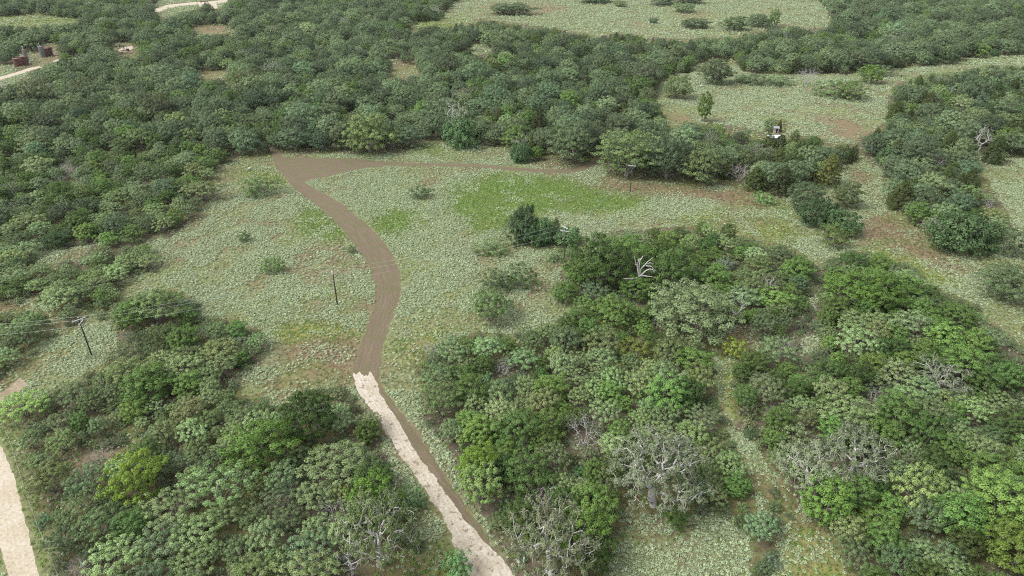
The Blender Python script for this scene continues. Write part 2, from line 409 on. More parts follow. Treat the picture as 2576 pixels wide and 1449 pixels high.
colr = colr + (lerp(np.tile((0.180, 0.134, 0.082), (len(fx), 1)), (0.160, 0.152, 0.068), (0.6 * n1 + 0.4 * n2 - 0.48) * 6) - colr) * np.clip(bw, 0, 1)[:, None]
nx, ny = len(gx), len(gy)
ii = np.arange(nx - 1)[None, :] + np.arange(ny - 1)[:, None] * nx
Fg = np.stack([ii, ii + 1, ii + 1 + nx, ii + nx], axis=-1).reshape(-1, 4)
gmat = bpy.data.materials.new('ground_soil_and_grass'); N, L = nodes_of(gmat)
b = N['Principled BSDF']; b.inputs['Roughness'].default_value = 0.95; b.inputs['Specular IOR Level'].default_value = 0.1
at = N.new('ShaderNodeAttribute'); at.attribute_name = 'tint'
tc = N.new('ShaderNodeTexCoord')
nz = N.new('ShaderNodeTexNoise'); nz.inputs['Scale'].default_value = 0.9; nz.inputs['Detail'].default_value = 8; nz.inputs['Roughness'].default_value = 0.7
mr = N.new('ShaderNodeMapRange'); mr.inputs[1].default_value = 0.3; mr.inputs[2].default_value = 0.7; mr.inputs[3].default_value = 0.68; mr.inputs[4].default_value = 1.32
mx = N.new('ShaderNodeMix'); mx.data_type = 'RGBA'; mx.blend_type = 'MULTIPLY'; mx.inputs[0].default_value = 1
bp = N.new('ShaderNodeBump'); bp.inputs['Strength'].default_value = 0.6; bp.inputs['Distance'].default_value = 0.25
L.new(tc.outputs['Object'], nz.inputs['Vector']); L.new(nz.outputs[0], mr.inputs[0]); L.new(at.outputs['Color'], mx.inputs[6]); L.new(mr.outputs[0], mx.inputs[7])
L.new(mx.outputs[2], b.inputs['Base Color']); L.new(nz.outputs[0], bp.inputs['Height']); L.new(bp.outputs[0], b.inputs['Normal'])
gme = fast_mesh('ground', np.stack([fx, fy, 0 * fx], 1), [Fg], [gmat], attrs={'tint': ('FLOAT_COLOR', 'POINT', np.concatenate([colr * 0.80, np.ones((len(fx), 1))], 1))})
gobj = bpy.data.objects.new('ground', gme); COL.objects.link(gobj)
tag(gobj, 'flat brushland ground of brown soil, dry grass and leaf litter', 'ground', kind='structure')

# ------------------------------------------------------------------ tracks and roads
def resample(p, n):
    p = np.array(p, float); d = np.concatenate([[0], np.cumsum(np.linalg.norm(np.diff(p, axis=0), axis=1))])
    # smooth (Catmull-like) through a fine linear resample plus box smoothing
    t = np.linspace(0, d[-1], n)
    q = np.stack([np.interp(t, d, p[:, k]) for k in range(2)], 1)
    k = max(3, n // 24) | 1
    pad = k // 2
    qq = np.concatenate([np.repeat(q[:1], pad, 0) * 2 - q[1:pad + 1][::-1], q, np.repeat(q[-1:], pad, 0) * 2 - q[-pad - 1:-1][::-1]])
    return np.stack([np.convolve(qq[:, k2], np.ones(k) / k, 'valid') for k2 in range(2)], 1)
STRIPS = []
def strip(name, left, right, z, mat, jag=0.35, step=0.45, ncr=10, label='', endjag=0.0, seed=1):
    gl = np.stack(ground(*np.array(left, float).T), 1); gr = np.stack(ground(*np.array(right, float).T), 1)
    ln = np.linalg.norm(np.diff(gl, axis=0), axis=1).sum()
    n = max(12, int(ln / step))
    a = resample(gl, n); c = resample(gr, n)
    w = np.linalg.norm(c - a, axis=1, keepdims=True); u = (c - a) / np.maximum(w, 1e-3)
    s = np.arange(n) * step
    ja = (fbm(s, s * 0 + seed, 1.1, seed, 3) - 0.5) * 2 * jag + (fbm(s, s * 0 + seed, 6, seed + 3, 2) - 0.5) * 2 * jag
    jc = (fbm(s, s * 0 + seed + 50, 1.1, seed + 7, 3) - 0.5) * 2 * jag + (fbm(s, s * 0 + seed, 6, seed + 9, 2) - 0.5) * 2 * jag
    a = a - u * ja[:, None]; c = c + u * jc[:, None]
    dirv = a[1] - a[0]; dirv = dirv / np.linalg.norm(dirv)
    t = np.linspace(0, 1, ncr + 1)
    P = a[:, None, :] * (1 - t)[None, :, None] + c[:, None, :] * t[None, :, None]
    if endjag:
        for q in range(14): P[q] += dirv[None] * (-fbm(t * 5, t * 0 + seed, 1.0, seed + 5, 3) * endjag * (1 - q / 14))[:, None]
    V = np.concatenate([P, np.full((n, ncr + 1, 1), z)], 2).reshape(-1, 3)
    i = np.arange(ncr)[None, :] + np.arange(n - 1)[:, None] * (ncr + 1)
    F = np.stack([i, i + 1, i + ncr + 2, i + ncr + 1], -1).reshape(-1, 4)
    # make sure faces look up
    p = V[F[0]]
    if np.cross(p[1] - p[0], p[2] - p[0])[2] < 0: F = F[:, ::-1]
    ww = (t[None, :] - 0.5) * w
    uv = np.stack([ww, np.repeat(s[:, None], ncr + 1, 1), np.repeat(t[None], n, 0)], -1).reshape(-1, 3)
    me = fast_mesh(name, V, [F], [mat], attrs={'lane': ('FLOAT_VECTOR', 'POINT', uv)})
    o = bpy.data.objects.new(name, me); COL.objects.link(o)
    tag(o, label, 'road', kind='structure')
    STRIPS.append((a, c))
    return o
def road_mat(name, base, rut, edge, rutpos, scale_fine, fleck=None, fleck_t=0.63, rough=0.95, rutamt=0.7):
    """dirt or gravel: streaks along the lane, wheel ruts, flecks of weeds"""
    m = bpy.data.materials.new(name); N, L = nodes_of(m)
    b = N['Principled BSDF']; b.inputs['Roughness'].default_value = rough; b.inputs['Specular IOR Level'].default_value = 0.1
    at = N.new('ShaderNodeAttribute'); at.attribute_name = 'lane'
    mp = N.new('ShaderNodeMapping'); mp.inputs['Scale'].default_value = (2.2, 0.10, 0.0); L.new(at.outputs['Vector'], mp.inputs['Vector'])
    st = N.new('ShaderNodeTexNoise'); st.inputs['Scale'].default_value = 1.0; st.inputs['Detail'].default_value = 4; L.new(mp.outputs[0], st.inputs['Vector'])
    tc = N.new('ShaderNodeTexCoord')
    n1 = N.new('ShaderNodeTexNoise'); n1.inputs['Scale'].default_value = 0.28; n1.inputs['Detail'].default_value = 6; L.new(tc.outputs['Object'], n1.inputs['Vector'])
    n2 = N.new('ShaderNodeTexNoise'); n2.inputs['Scale'].default_value = scale_fine; n2.inputs['Detail'].default_value = 6; n2.inputs['Roughness'].default_value = 0.75; L.new(tc.outputs['Object'], n2.inputs['Vector'])
    def mix(a, bb, f, mode='MIX'):
        x = N.new('ShaderNodeMix'); x.data_type = 'RGBA'; x.blend_type = mode
        for s, v in ((6, a), (7, bb)):
            if isinstance(v, tuple): x.inputs[s].default_value = (*v, 1)
            else: L.new(v, x.inputs[s])
        if isinstance(f, (int, float)): x.inputs[0].default_value = f
        else: L.new(f, x.inputs[0])
        return x.outputs[2]
    def rng(v, a, c, lo=0.0, hi=1.0):
        r = N.new('ShaderNodeMapRange'); r.inputs[1].default_value = a; r.inputs[2].default_value = c; r.inputs[3].default_value = lo; r.inputs[4].default_value = hi
        L.new(v, r.inputs[0]); return r.outputs[0]
    c = mix(base, rut, rng(st.outputs[0], 0.42, 0.62, 0, rutamt))
    c = mix(c, edge, rng(n1.outputs[0], 0.45, 0.65, 0, 0.75))
    if fleck:
        n3 = N.new('ShaderNodeTexNoise'); n3.inputs['Scale'].default_value = 0.9; n3.inputs['Detail'].default_value = 9; n3.inputs['Roughness'].default_value = 0.65; L.new(tc.outputs['Object'], n3.inputs['Vector'])
        c = mix(c, fleck, rng(n3.outputs[0], fleck_t, fleck_t + 0.05, 0, 0.85))
    c = mix(c, rng(n2.outputs[0], 0.3, 0.7, 0.70, 1.28), 1.0, 'MULTIPLY')
    L.new(c, b.inputs['Base Color'])
    bp = N.new('ShaderNodeBump'); bp.inputs['Strength'].default_value = 0.4; bp.inputs['Distance'].default_value = 0.06; L.new(n2.outputs[0], bp.inputs['Height']); L.new(bp.outputs[0], b.inputs['Normal'])
    return m
M['dirt'] = road_mat('mown_dirt', (0.108, 0.084, 0.058), (0.150, 0.116, 0.082), (0.098, 0.092, 0.046), 0, 3.0, fleck=(0.10, 0.108, 0.048), fleck_t=0.555, rutamt=0.6)
M['gravel'] = road_mat('pale_caliche_gravel', (0.325, 0.288, 0.226), (0.385, 0.352, 0.292), (0.275, 0.235, 0.172), 0, 2.2, fleck=(0.15, 0.125, 0.085), fleck_t=0.555, rutamt=0.9)
M['caliche'] = road_mat('graded_caliche', (0.345, 0.300, 0.228), (0.305, 0.255, 0.180), (0.370, 0.332, 0.268), 0, 2.0, fleck=(0.24, 0.20, 0.15), fleck_t=0.60, rutamt=0.8)
M['sand'] = road_mat('pale_sandy_track', (0.215, 0.172, 0.120), (0.255, 0.210, 0.155), (0.150, 0.122, 0.075), 0, 2.0, fleck=(0.11, 0.11, 0.05), fleck_t=0.58)
strip('dirt_track',
      [(682, 378), (683, 388), (690, 415), (718, 448), (752, 485), (800, 518), (850, 566), (890, 612), (924, 660), (944, 710), (946, 760), (932, 810), (910, 855), (892, 900), (884, 950), (900, 985), (955, 1065), (1010, 1145), (1065, 1215), (1115, 1285), (1150, 1350), (1200, 1449), (1330, 1660)],
      [(700, 378), (712, 398), (742, 425), (768, 462), (812, 486), (855, 508), (905, 548), (952, 592), (992, 642), (1010, 700), (1010, 745), (992, 790), (972, 840), (957, 890), (950, 935), (962, 972), (1022, 1058), (1068, 1112), (1108, 1176), (1158, 1262), (1200, 1318), (1262, 1400), (1430, 1640)],
      0.006, M['dirt'], jag=0.42, label='brown mown dirt track curving up through the meadow', seed=4)
strip('mown_turnout', [(706, 394), (760, 398), (840, 399), (900, 400), (960, 407), (1010, 411)], [(735, 436), (765, 458), (805, 448), (860, 436), (920, 423), (1010, 416)],
      0.012, M['dirt'], jag=0.3, label='brown mown turnout beside the tree line at the end of the dirt track', seed=9)
strip('tree_line_track', [(1005, 410), (1100, 411), (1200, 413), (1300, 422), (1400, 428), (1455, 420), (1490, 405), (1508, 385)],
      [(1005, 417), (1100, 418), (1200, 421), (1300, 431), (1400, 438), (1462, 431), (1505, 414), (1522, 390)],
      0.018, M['dirt'], jag=0.2, label='narrow brown track running along the foot of the tree line', seed=14)
strip('gravel_drive', [(886, 952), (906, 990), (960, 1070), (1010, 1150), (1060, 1220), (1108, 1290), (1140, 1370), (1182, 1449), (1300, 1660)],
      [(934, 960), (962, 1002), (1012, 1078), (1052, 1142), (1102, 1204), (1152, 1282), (1202, 1342), (1260, 1402), (1294, 1449), (1410, 1640)],
      0.024, M['gravel'], jag=0.55, ncr=16, endjag=4.0, label='pale crushed gravel drive running from the bottom edge to the dirt track', seed=21)
strip('caliche_road', [(-330, 1000), (-170, 1100), (-80, 1200), (-30, 1290), (2, 1380), (22, 1449), (110, 1760)],
      [(-200, 990), (-75, 1050), (0, 1115), (32, 1190), (62, 1300), (96, 1449), (215, 1760)],
      0.010, M['caliche'], jag=0.25, label='wide pale graded road at the lower left corner', seed=27)
strip('left_driveway', [(-260, 1030), (-100, 1012), (0, 990), (28, 972), (50, 950)], [(-260, 1060), (-100, 1042), (0, 1012), (40, 995), (72, 968)],
      0.008, M['sand'], jag=0.5, label='pale sandy wheel track joining the road at the left edge', seed=30)
strip('tank_battery_drive', [(-200, 218), (0, 193), (40, 182), (70, 172), (98, 166)], [(-200, 232), (0, 202), (45, 189), (76, 178), (104, 170)], 0.008, M['caliche'], jag=0.5, step=0.9, label='pale two-wheel drive leading to the rusty tanks', seed=33)
strip('tank_battery_pad', [(130, 158), (140, 150), (200, 143), (225, 150)], [(130, 163), (150, 168), (205, 158), (228, 156)], 0.010, M['caliche'], jag=0.6, step=0.9, label='pale gravel pad showing behind an oak beside the tanks', seed=34)
strip('well_road', [(380, 26), (420, 12), (480, 6), (540, 2), (590, -3)], [(396, 32), (424, 20), (480, 13), (545, 9), (590, 6)], 0.008, M['caliche'], jag=1.2, step=1.6, label='pale road to the pump at the top left edge', seed=36)
strip('well_pad', [(500, 12), (520, 8), (545, 8)], [(505, 24), (525, 24), (548, 22)], 0.014, M['caliche'], jag=1.5, step=1.6, label='pale pad under the upper pump', seed=37)
strip('pump_pad', [(298, 124), (312, 118), (332, 115)], [(300, 132), (316, 131), (336, 122)], 0.008, M['caliche'], jag=0.8, step=1.0, label='pale pad under the pump in the left forest', seed=38)
# a plan of the roads, half a metre to a cell, to keep plants off them
RX0, RY0, RW, RH, RS = -700.0, 30.0, 2800, 2200, 0.5
ROADS = np.zeros((RH, RW), bool)
def fill_quads(a, c):
    for k in range(len(a) - 1):
        n = int(max(np.linalg.norm(c[k] - a[k]), np.linalg.norm(c[k + 1] - a[k + 1])) / 0.3) + 2
        m = int(max(np.linalg.norm(a[k + 1] - a[k]), np.linalg.norm(c[k + 1] - c[k])) / 0.3) + 2
        t = np.linspace(0, 1, n)[:, None]
        for q in np.linspace(0, 1, m):
            p = (a[k] * (1 - q) + a[k + 1] * q) * (1 - t) + (c[k] * (1 - q) + c[k + 1] * q) * t
            i = ((p[:, 0] - RX0) / RS).astype(int); j = ((p[:, 1] - RY0) / RS).astype(int)
            ok = (i >= 0) & (i < RW) & (j >= 0) & (j < RH)
            ROADS[j[ok], i[ok]] = True
for a_, c_ in STRIPS: fill_quads(a_, c_)
ROADS_WIDE = ROADS.copy()
for di in range(-2, 3):
    for dj in range(-2, 3): ROADS_WIDE |= np.roll(np.roll(ROADS, di, 1), dj, 0)
def in_strips(x, y, grow=0.0):
    i = np.clip(((np.asarray(x) - RX0) / RS).astype(int), 0, RW - 1); j = np.clip(((np.asarray(y) - RY0) / RS).astype(int), 0, RH - 1)
    return (ROADS_WIDE if grow > 0.3 else ROADS)[j, i]

# ------------------------------------------------------------------ plants: a crown of leaf clumps on branches grown to reach them
def grow_plant(seed, H, Rc, cb, stems=1, NC=50, rc=(0.5, 0.8), per=70, leaf=(0.28, 0.16), flat=0.7, twigs=4, twig_len=0.7, tip=0.010,
               shape='dome', updir=0.5, outdir=1.0, rnd=0.8, trunk_r=None, lean=0.0, sway=0.25, low=-0.55, droop=0.0, inner=0.5, pipe=0.52):
    rg = np.random.default_rng(seed)
    zc = (H + cb * H) / 2; rz = (H - cb * H) / 2
    ph = rg.uniform(0, 6.28, 6); fr = rg.integers(2, 5, 6); am = rg.uniform(0.08, 0.22, 6)
    K = NC * 12
    an = rg.uniform(0, 6.283, K)
    if shape == 'cone':
        t = rg.uniform(0, 1, K) ** 0.8
        r = Rc * (np.clip(1 - t ** 1.6, 0, 1) ** 0.7 * 0.92 + 0.08) * rg.uniform(0.45, 1, K)
        cand = np.stack([r * np.cos(an), r * np.sin(an), cb * H + t * (H - cb * H)], 1)
    else:
        z = rg.uniform(low, 1, K); q = np.sqrt(np.maximum(0, 1 - z * z))
        lump = 1 + sum(a * np.sin(f * an + p_ + 2.3 * z * f) for a, f, p_ in zip(am, fr, ph)) * 0.8
        rr = rg.uniform(inner, 1, K) ** 0.5 * lump
        cand = np.stack([q * np.cos(an) * Rc * rr, q * np.sin(an) * Rc * rr, zc + z * rz * np.minimum(rr, 1.08)], 1)
    cand[:, 2] = np.maximum(cand[:, 2], 0.12 * H if cb > 0.05 else 0.1)
    C = [cand[0]]; dmin = np.linalg.norm((cand - cand[0]) * (1, 1, 1.3), axis=1)
    for k in range(1, NC):                     # best of a few random candidates each time
        pick = rg.integers(0, K, 10); j = pick[np.argmax(dmin[pick])]
        C.append(cand[j]); dmin = np.minimum(dmin, np.linalg.norm((cand - cand[j]) * (1, 1, 1.3), axis=1))
    C = np.array(C)
    rcl = rg.uniform(rc[0], rc[1], NC)
    # branch skeleton
    nodes = []; par = []
    hf = max(0.25, (cb * H) * 0.85 + 0.12 * H) if shape != 'cone' else H * 0.92
    for s in range(stems):
        an = 6.283 * s / stems + rg.uniform(-0.5, 0.5)
        sp = (0.10 + 0.22 * Rc) if stems > 1 else lean
        k0 = len(nodes)
        base = np.array([math.cos(an), math.sin(an), 0]) * (0.10 if stems > 1 else 0)
        top = base + np.array([math.cos(an) * sp, math.sin(an) * sp, hf])
        ns = 5 if shape != 'cone' else 9
        for k in range(ns):
            t = k / (ns - 1)
            p = base * (1 - t) + top * t + (rg.normal(0, 0.05 * H * 0.25, 3) * (1, 1, 0.2) if 0 < k else 0)
            if k == 0: p = base + np.array([0, 0, -0.12])
            nodes.append(p); par.append(-1 if k == 0 else k0 + k - 1)
    order = np.argsort(np.linalg.norm(C - np.array([0, 0, hf]), axis=1))
    plen = [0.0] * len(nodes)
    for k in range(len(nodes)):
        if par[k] >= 0: plen[k] = plen[par[k]] + np.linalg.norm(nodes[k] - nodes[par[k]])
    ends = {}
    for ci in order:
        c = C[ci]
        A = np.array(nodes)
        d = np.linalg.norm(A - c, axis=1) + 0.35 * np.array(plen) + np.where(A[:, 2] > c[2] + 0.2, 1.0, 0) * (shape != 'cone') + np.where(np.array(par) < 0, 3, 0)
        k = int(np.argmin(d)); p0 = A[k]
        ns = 3; prev = k; ln = np.linalg.norm(c - p0)
        for q in range(1, ns + 1):
            t = q / ns
            p = p0 * (1 - t) + c * t + np.array([0, 0, 1]) * ln * 0.10 * math.sin(math.pi * t)
            if q < ns: p = p + rg.normal(0, sway * ln * 0.30, 3)
            nodes.append(p); par.append(prev); plen.append(plen[prev] + ln / ns); prev = len(nodes) - 1
        ends[ci] = prev
    nodes = np.array(nodes); par = np.array(par)
    cnt = np.zeros(len(nodes))
    for ci, e in ends.items():
        k = e
        while k >= 0: cnt[k] += 1; k = par[k]
    rad = tip * 1.8 * np.maximum(cnt, 0.6) ** pipe
    if trunk_r: rad *= trunk_r / max(rad[0], 1e-4)
    sel = np.where(par >= 0)[0]
    P0 = nodes[par[sel]]; P1 = nodes[sel]; R0 = np.minimum(rad[par[sel]], rad[sel] * 1.5); R1 = rad[sel]
    big = R0 > 0.05
    WV, WF = [], []
    v, f = frusta(P0[big], P1[big], R0[big], R1[big], 7); WV.append(v); WF.append(f)
    o = len(v)
    v, f = frusta(P0[~big], P1[~big], R0[~big], R1[~big], 4); WV.append(v); WF.append(f + o); o += len(v)
    if twigs:
        nt = NC * twigs
        e = np.repeat(np.arange(NC), twigs)
        b0 = nodes[[ends[i] for i in range(NC)]][e]
        outw = b0 - np.array([0, 0, zc * 0.7]); outw /= np.maximum(np.linalg.norm(outw, axis=1, keepdims=True), 1e-3)
        dv = outw * 0.8 + rg.normal(0, 0.75, (nt, 3)); dv /= np.linalg.norm(dv, axis=1, keepdims=True)
        ln = twig_len * rg.uniform(0.5, 1.2, (nt, 1)) * rcl[e][:, None]
        m1 = b0 + dv * ln * 0.55 + rg.normal(0, 0.1, (nt, 3)) * ln
        m2 = m1 + (dv + rg.normal(0, 0.55, (nt, 3))) * ln * 0.5
        m3 = m1 + (dv + rg.normal(0, 0.7, (nt, 3))) * ln * 0.42
        for a_, b_, r0, r1 in ((b0, m1, tip * 1.2, tip * 0.8), (m1, m2, tip * 0.8, tip * 0.35), (m1, m3, tip * 0.8, tip * 0.35)):
            v, f = frusta(a_, b_, np.full(nt, r0), np.full(nt, r1), 3); WV.append(v); WF.append(f + o); o += len(v)
    W = (np.concatenate(WV), np.concatenate(WF))
    if per <= 0: return W, None
    # leaves
    n = NC * per; e = np.repeat(np.arange(NC), per)
    dr = rg.normal(0, 1, (n, 3)); dr /= np.linalg.norm(dr, axis=1, keepdims=True)
    dr[:, 2] = np.where(dr[:, 2] < -0.25, -dr[:, 2] * rg.uniform(0, 1, n), dr[:, 2])
    rr = rg.uniform(0.25, 1, n) ** 0.45
    pos = C[e] + dr * (rr * rcl[e])[:, None] * np.array([1, 1, flat])
    pos += rg.normal(0, 0.07, (n, 3)) * rcl[e][:, None]
    if droop: pos[:, 2] -= droop * rg.uniform(0, 1, n) ** 2 * (rr > 0.7) * rcl[e]
    pos[:, 2] = np.maximum(pos[:, 2], 0.03)
    cen = pos - np.array([0, 0, zc * 0.8]); cen /= np.maximum(np.linalg.norm(cen, axis=1, keepdims=True), 1e-3)
    nr = dr * outdir * 0.7 + cen * outdir * 0.3 + np.array([0, 0, updir]) + rg.normal(0, rnd, (n, 3)) * 0.6
    nr /= np.linalg.norm(nr, axis=1, keepdims=True)
    tg = np.cross(nr, rg.normal(0, 1, (n, 3))); tg /= np.maximum(np.linalg.norm(tg, axis=1, keepdims=True), 1e-4)
    bt = np.cross(nr, tg)
    sc = rg.uniform(0.65, 1.25, (n, 1))
    l = tg * leaf[0] * 0.5 * sc; w = bt * leaf[1] * 0.5 * sc; dn = nr * leaf[0] * 0.12 * sc
    V = np.stack([pos - l - dn, pos + w, pos + l - dn, pos - w], 1).reshape(-1, 3)
    Fq = (np.arange(n) * 4)[:, None] + np.arange(4)[None]
    shade = np.repeat(np.clip(rg.uniform(0, 1, n) * 0.45 + rg.uniform(0, 1, NC)[e] * 0.55, 0, 1), 4)
    pn = dr * 0.75 + cen * 0.35 + np.array([0, 0, 0.45]) + nr * 0.45; pn /= np.linalg.norm(pn, axis=1, keepdims=True)
    return W, (V, Fq, shade, np.repeat(pn, 4, 0))

FORMS = {}
def make_forms(kind, count, bark, leafm, seed0, **kw):
    base_H, base_R = kw['H'], kw['Rc']
    out = []
    for i in range(count):
        rg = random.Random(seed0 + i)
        k = dict(kw); k['H'] = base_H * rg.uniform(0.9, 1.1); k['Rc'] = base_R * rg.uniform(0.88, 1.12)
        W, Lf = grow_plant(seed0 * 13 + i, **k)
        wm = fast_mesh(kind + '_trunk', W[0], [W[1]], [M[bark]], smooth=True)
        lm = jm = None
        if Lf:
            lm = fast_mesh(kind + '_crown', Lf[0], [Lf[1]], [M[leafm]], attrs={'shade': ('FLOAT', 'POINT', Lf[2]), 'puff': ('FLOAT_VECTOR', 'POINT', Lf[3])})
            o = len(W[0])
            jm = fast_mesh(kind + '_whole', np.concatenate([W[0], Lf[0]]), [W[1], Lf[1] + o], [M[bark], M[leafm]],
                           mat_idx=np.concatenate([np.zeros(len(W[1]), int), np.ones(len(Lf[1]), int)]),
                           attrs={'shade': ('FLOAT', 'POINT', np.concatenate([np.zeros(o), Lf[2]])), 'puff': ('FLOAT_VECTOR', 'POINT', np.concatenate([np.zeros((o, 3)), Lf[3]]))})
        else: jm = wm
        out.append(dict(wood=wm, leaf=lm, whole=jm, H=k['H'], R=k['Rc']))
    FORMS[kind] = out
make_forms('mesquite', 6, 'bark', 'mesquite', 100, H=4.3, Rc=2.6, cb=0.25, stems=4, NC=84, rc=(0.25, 0.50), per=78, leaf=(0.20, 0.105), flat=0.75, twigs=3, twig_len=0.8, tip=0.011, droop=0.3, inner=0.30)
make_forms('broadleaf', 6, 'bark', 'broadleaf', 200, H=5.4, Rc=2.8, cb=0.08, stems=2, NC=115, rc=(0.30, 0.62), per=84, leaf=(0.20, 0.135), flat=0.75, twigs=1, twig_len=0.9, tip=0.010, inner=0.4, low=-0.85)
make_forms('oak', 7, 'bark', 'oak', 300, H=7.4, Rc=4.5, cb=0.10, stems=1, NC=165, rc=(0.45, 0.90), per=80, leaf=(0.27, 0.17), flat=0.72, twigs=2, twig_len=0.9, tip=0.014, trunk_r=0.34, lean=0.4, inner=0.35, low=-0.85)
make_forms('lichen_oak', 4, 'pale_bark', 'lichen_oak', 400, H=7.6, Rc=5.2, cb=0.20, stems=1, NC=135, rc=(0.38, 0.72), per=66, leaf=(0.27, 0.16), flat=0.7, twigs=2, twig_len=1.3, tip=0.022, trunk_r=0.44, lean=0.6, inner=0.35, sway=0.55, pipe=0.58)
make_forms('juniper', 4, 'dark_bark', 'juniper', 500, H=6.2, Rc=2.3, cb=0.04, stems=1, NC=120, rc=(0.26, 0.50), per=58, leaf=(0.26, 0.11), flat=1.3, twigs=0, tip=0.010, trunk_r=0.16, shape='cone', updir=0.35)
make_forms('shrub', 5, 'bark', 'shrub', 600, H=2.3, Rc=1.7, cb=0.02, stems=6, NC=56, rc=(0.20, 0.40), per=62, leaf=(0.155, 0.085), flat=0.8, twigs=3, twig_len=0.9, tip=0.008, low=-0.9, inner=0.3)
make_forms('vine', 4, 'dark_bark', 'vine', 700, H=4.2, Rc=3.4, cb=0.0, stems=1, NC=150, rc=(0.36, 0.72), per=62, leaf=(0.26, 0.17), flat=0.75, twigs=1, tip=0.012, trunk_r=0.2, low=-0.95, inner=0.6, droop=1.1, updir=0.2)
make_forms('dead', 6, 'dead_bark', None, 800, H=6.0, Rc=2.6, cb=0.22, stems=1, NC=42, rc=(0.5, 0.9), per=0, twigs=3, twig_len=0.9, tip=0.014, trunk_r=0.22, lean=0.5, sway=0.40, pipe=0.62, inner=0.15, low=-0.5)
hero = FORMS['dead']
for hs_seed, hp_ in ((881, dict(H=6.0, Rc=2.6, cb=0.02, stems=5, NC=15, tip=0.038, sway=0.30, low=0.15, inner=0.6, pipe=0.50, twigs=1)),
                     (882, dict(H=6.5, Rc=1.9, cb=0.40, stems=1, NC=13, tip=0.034, sway=0.35, low=-0.4, inner=0.4, pipe=0.55, twigs=2, lean=0.4, trunk_r=0.20)),
                     (883, dict(H=7.0, Rc=2.2, cb=0.30, stems=1, NC=24, tip=0.022, sway=0.45, low=-0.6, inner=0.3, pipe=0.58, twigs=4, lean=0.3, trunk_r=0.22))):
    make_forms('dead', 1, 'dead_bark', None, hs_seed, rc=(0.5, 0.9), per=0, twig_len=0.8, **hp_)
    hero.append(FORMS['dead'][0])
FORMS['dead'] = hero
make_forms('bare_shrub', 4, 'dead_bark', None, 850, H=2.8, Rc=1.9, cb=0.30, stems=7, NC=44, rc=(0.4, 0.8), per=0, twigs=4, twig_len=0.9, tip=0.009, sway=0.22, inner=0.2)

# ------------------------------------------------------------------ where the plants stand
NAMES = dict(mesquite='mesquite_tree', broadleaf='broadleaf_tree', oak='live_oak_tree', lichen_oak='lichen_oak_tree', juniper='juniper_tree', shrub='shrub', vine='vine_covered_tree', dead='dead_tree', bare_shrub='bare_shrub')
rng = np.random.default_rng(5)
placed = []           # kind, x, y, scale xy, scale z, form, rot, tint, label
cell = {}
def near(x, y, r):
    c = 6.0; i, j = int(math.floor(x / c)), int(math.floor(y / c)); n = int(r // c) + 1
    for a in range(i - n, i + n + 1):
        for b_ in range(j - n, j + n + 1):
            for (px_, py_, pr) in cell.get((a, b_), ()):
                if (px_ - x) ** 2 + (py_ - y) ** 2 < (0.5 * (r + pr)) ** 2: return True
    return False
def put(kind, x, y, rad, h, tint=(1, 1, 1), label=None, form=None, occupy=1.0, rot=None):
    fs = FORMS[kind]
    k = int(rng.integers(min(6, len(fs)) if kind == 'dead' else len(fs))) if form is None else form % len(fs)
    f = fs[k]
    placed.append(dict(kind=kind, x=x, y=y, s=rad / f['R'], sz=h / f['H'], form=k, rot=float(rng.uniform(0, 6.283)) if rot is None else rot, tint=tint, label=label, rad=rad, h=h, ax=float(rng.uniform(0.84, 1.19))))
    c = 6.0; cell.setdefault((int(math.floor(x / c)), int(math.floor(y / c))), []).append((x, y, rad * occupy * 1.5))
def special(kind, bx, by, wpx, hpx, label=None, tint=(1, 1, 1), form=None, rot=None):
    """a plant one can point at: foot pixel, crown width and height in photo pixels"""
    g = G(bx, by); s = pxm(by); rad = wpx / s / 2
    dep = math.atan2(CAM_H, math.hypot(g.x, g.y))
    h = max(0.6, (hpx - 0.55 * rad * s * math.sin(dep)) / (s * math.cos(dep)))
    put(kind, g.x, g.y + rad * 0.35, rad, h, tint, label, form, rot=rot)

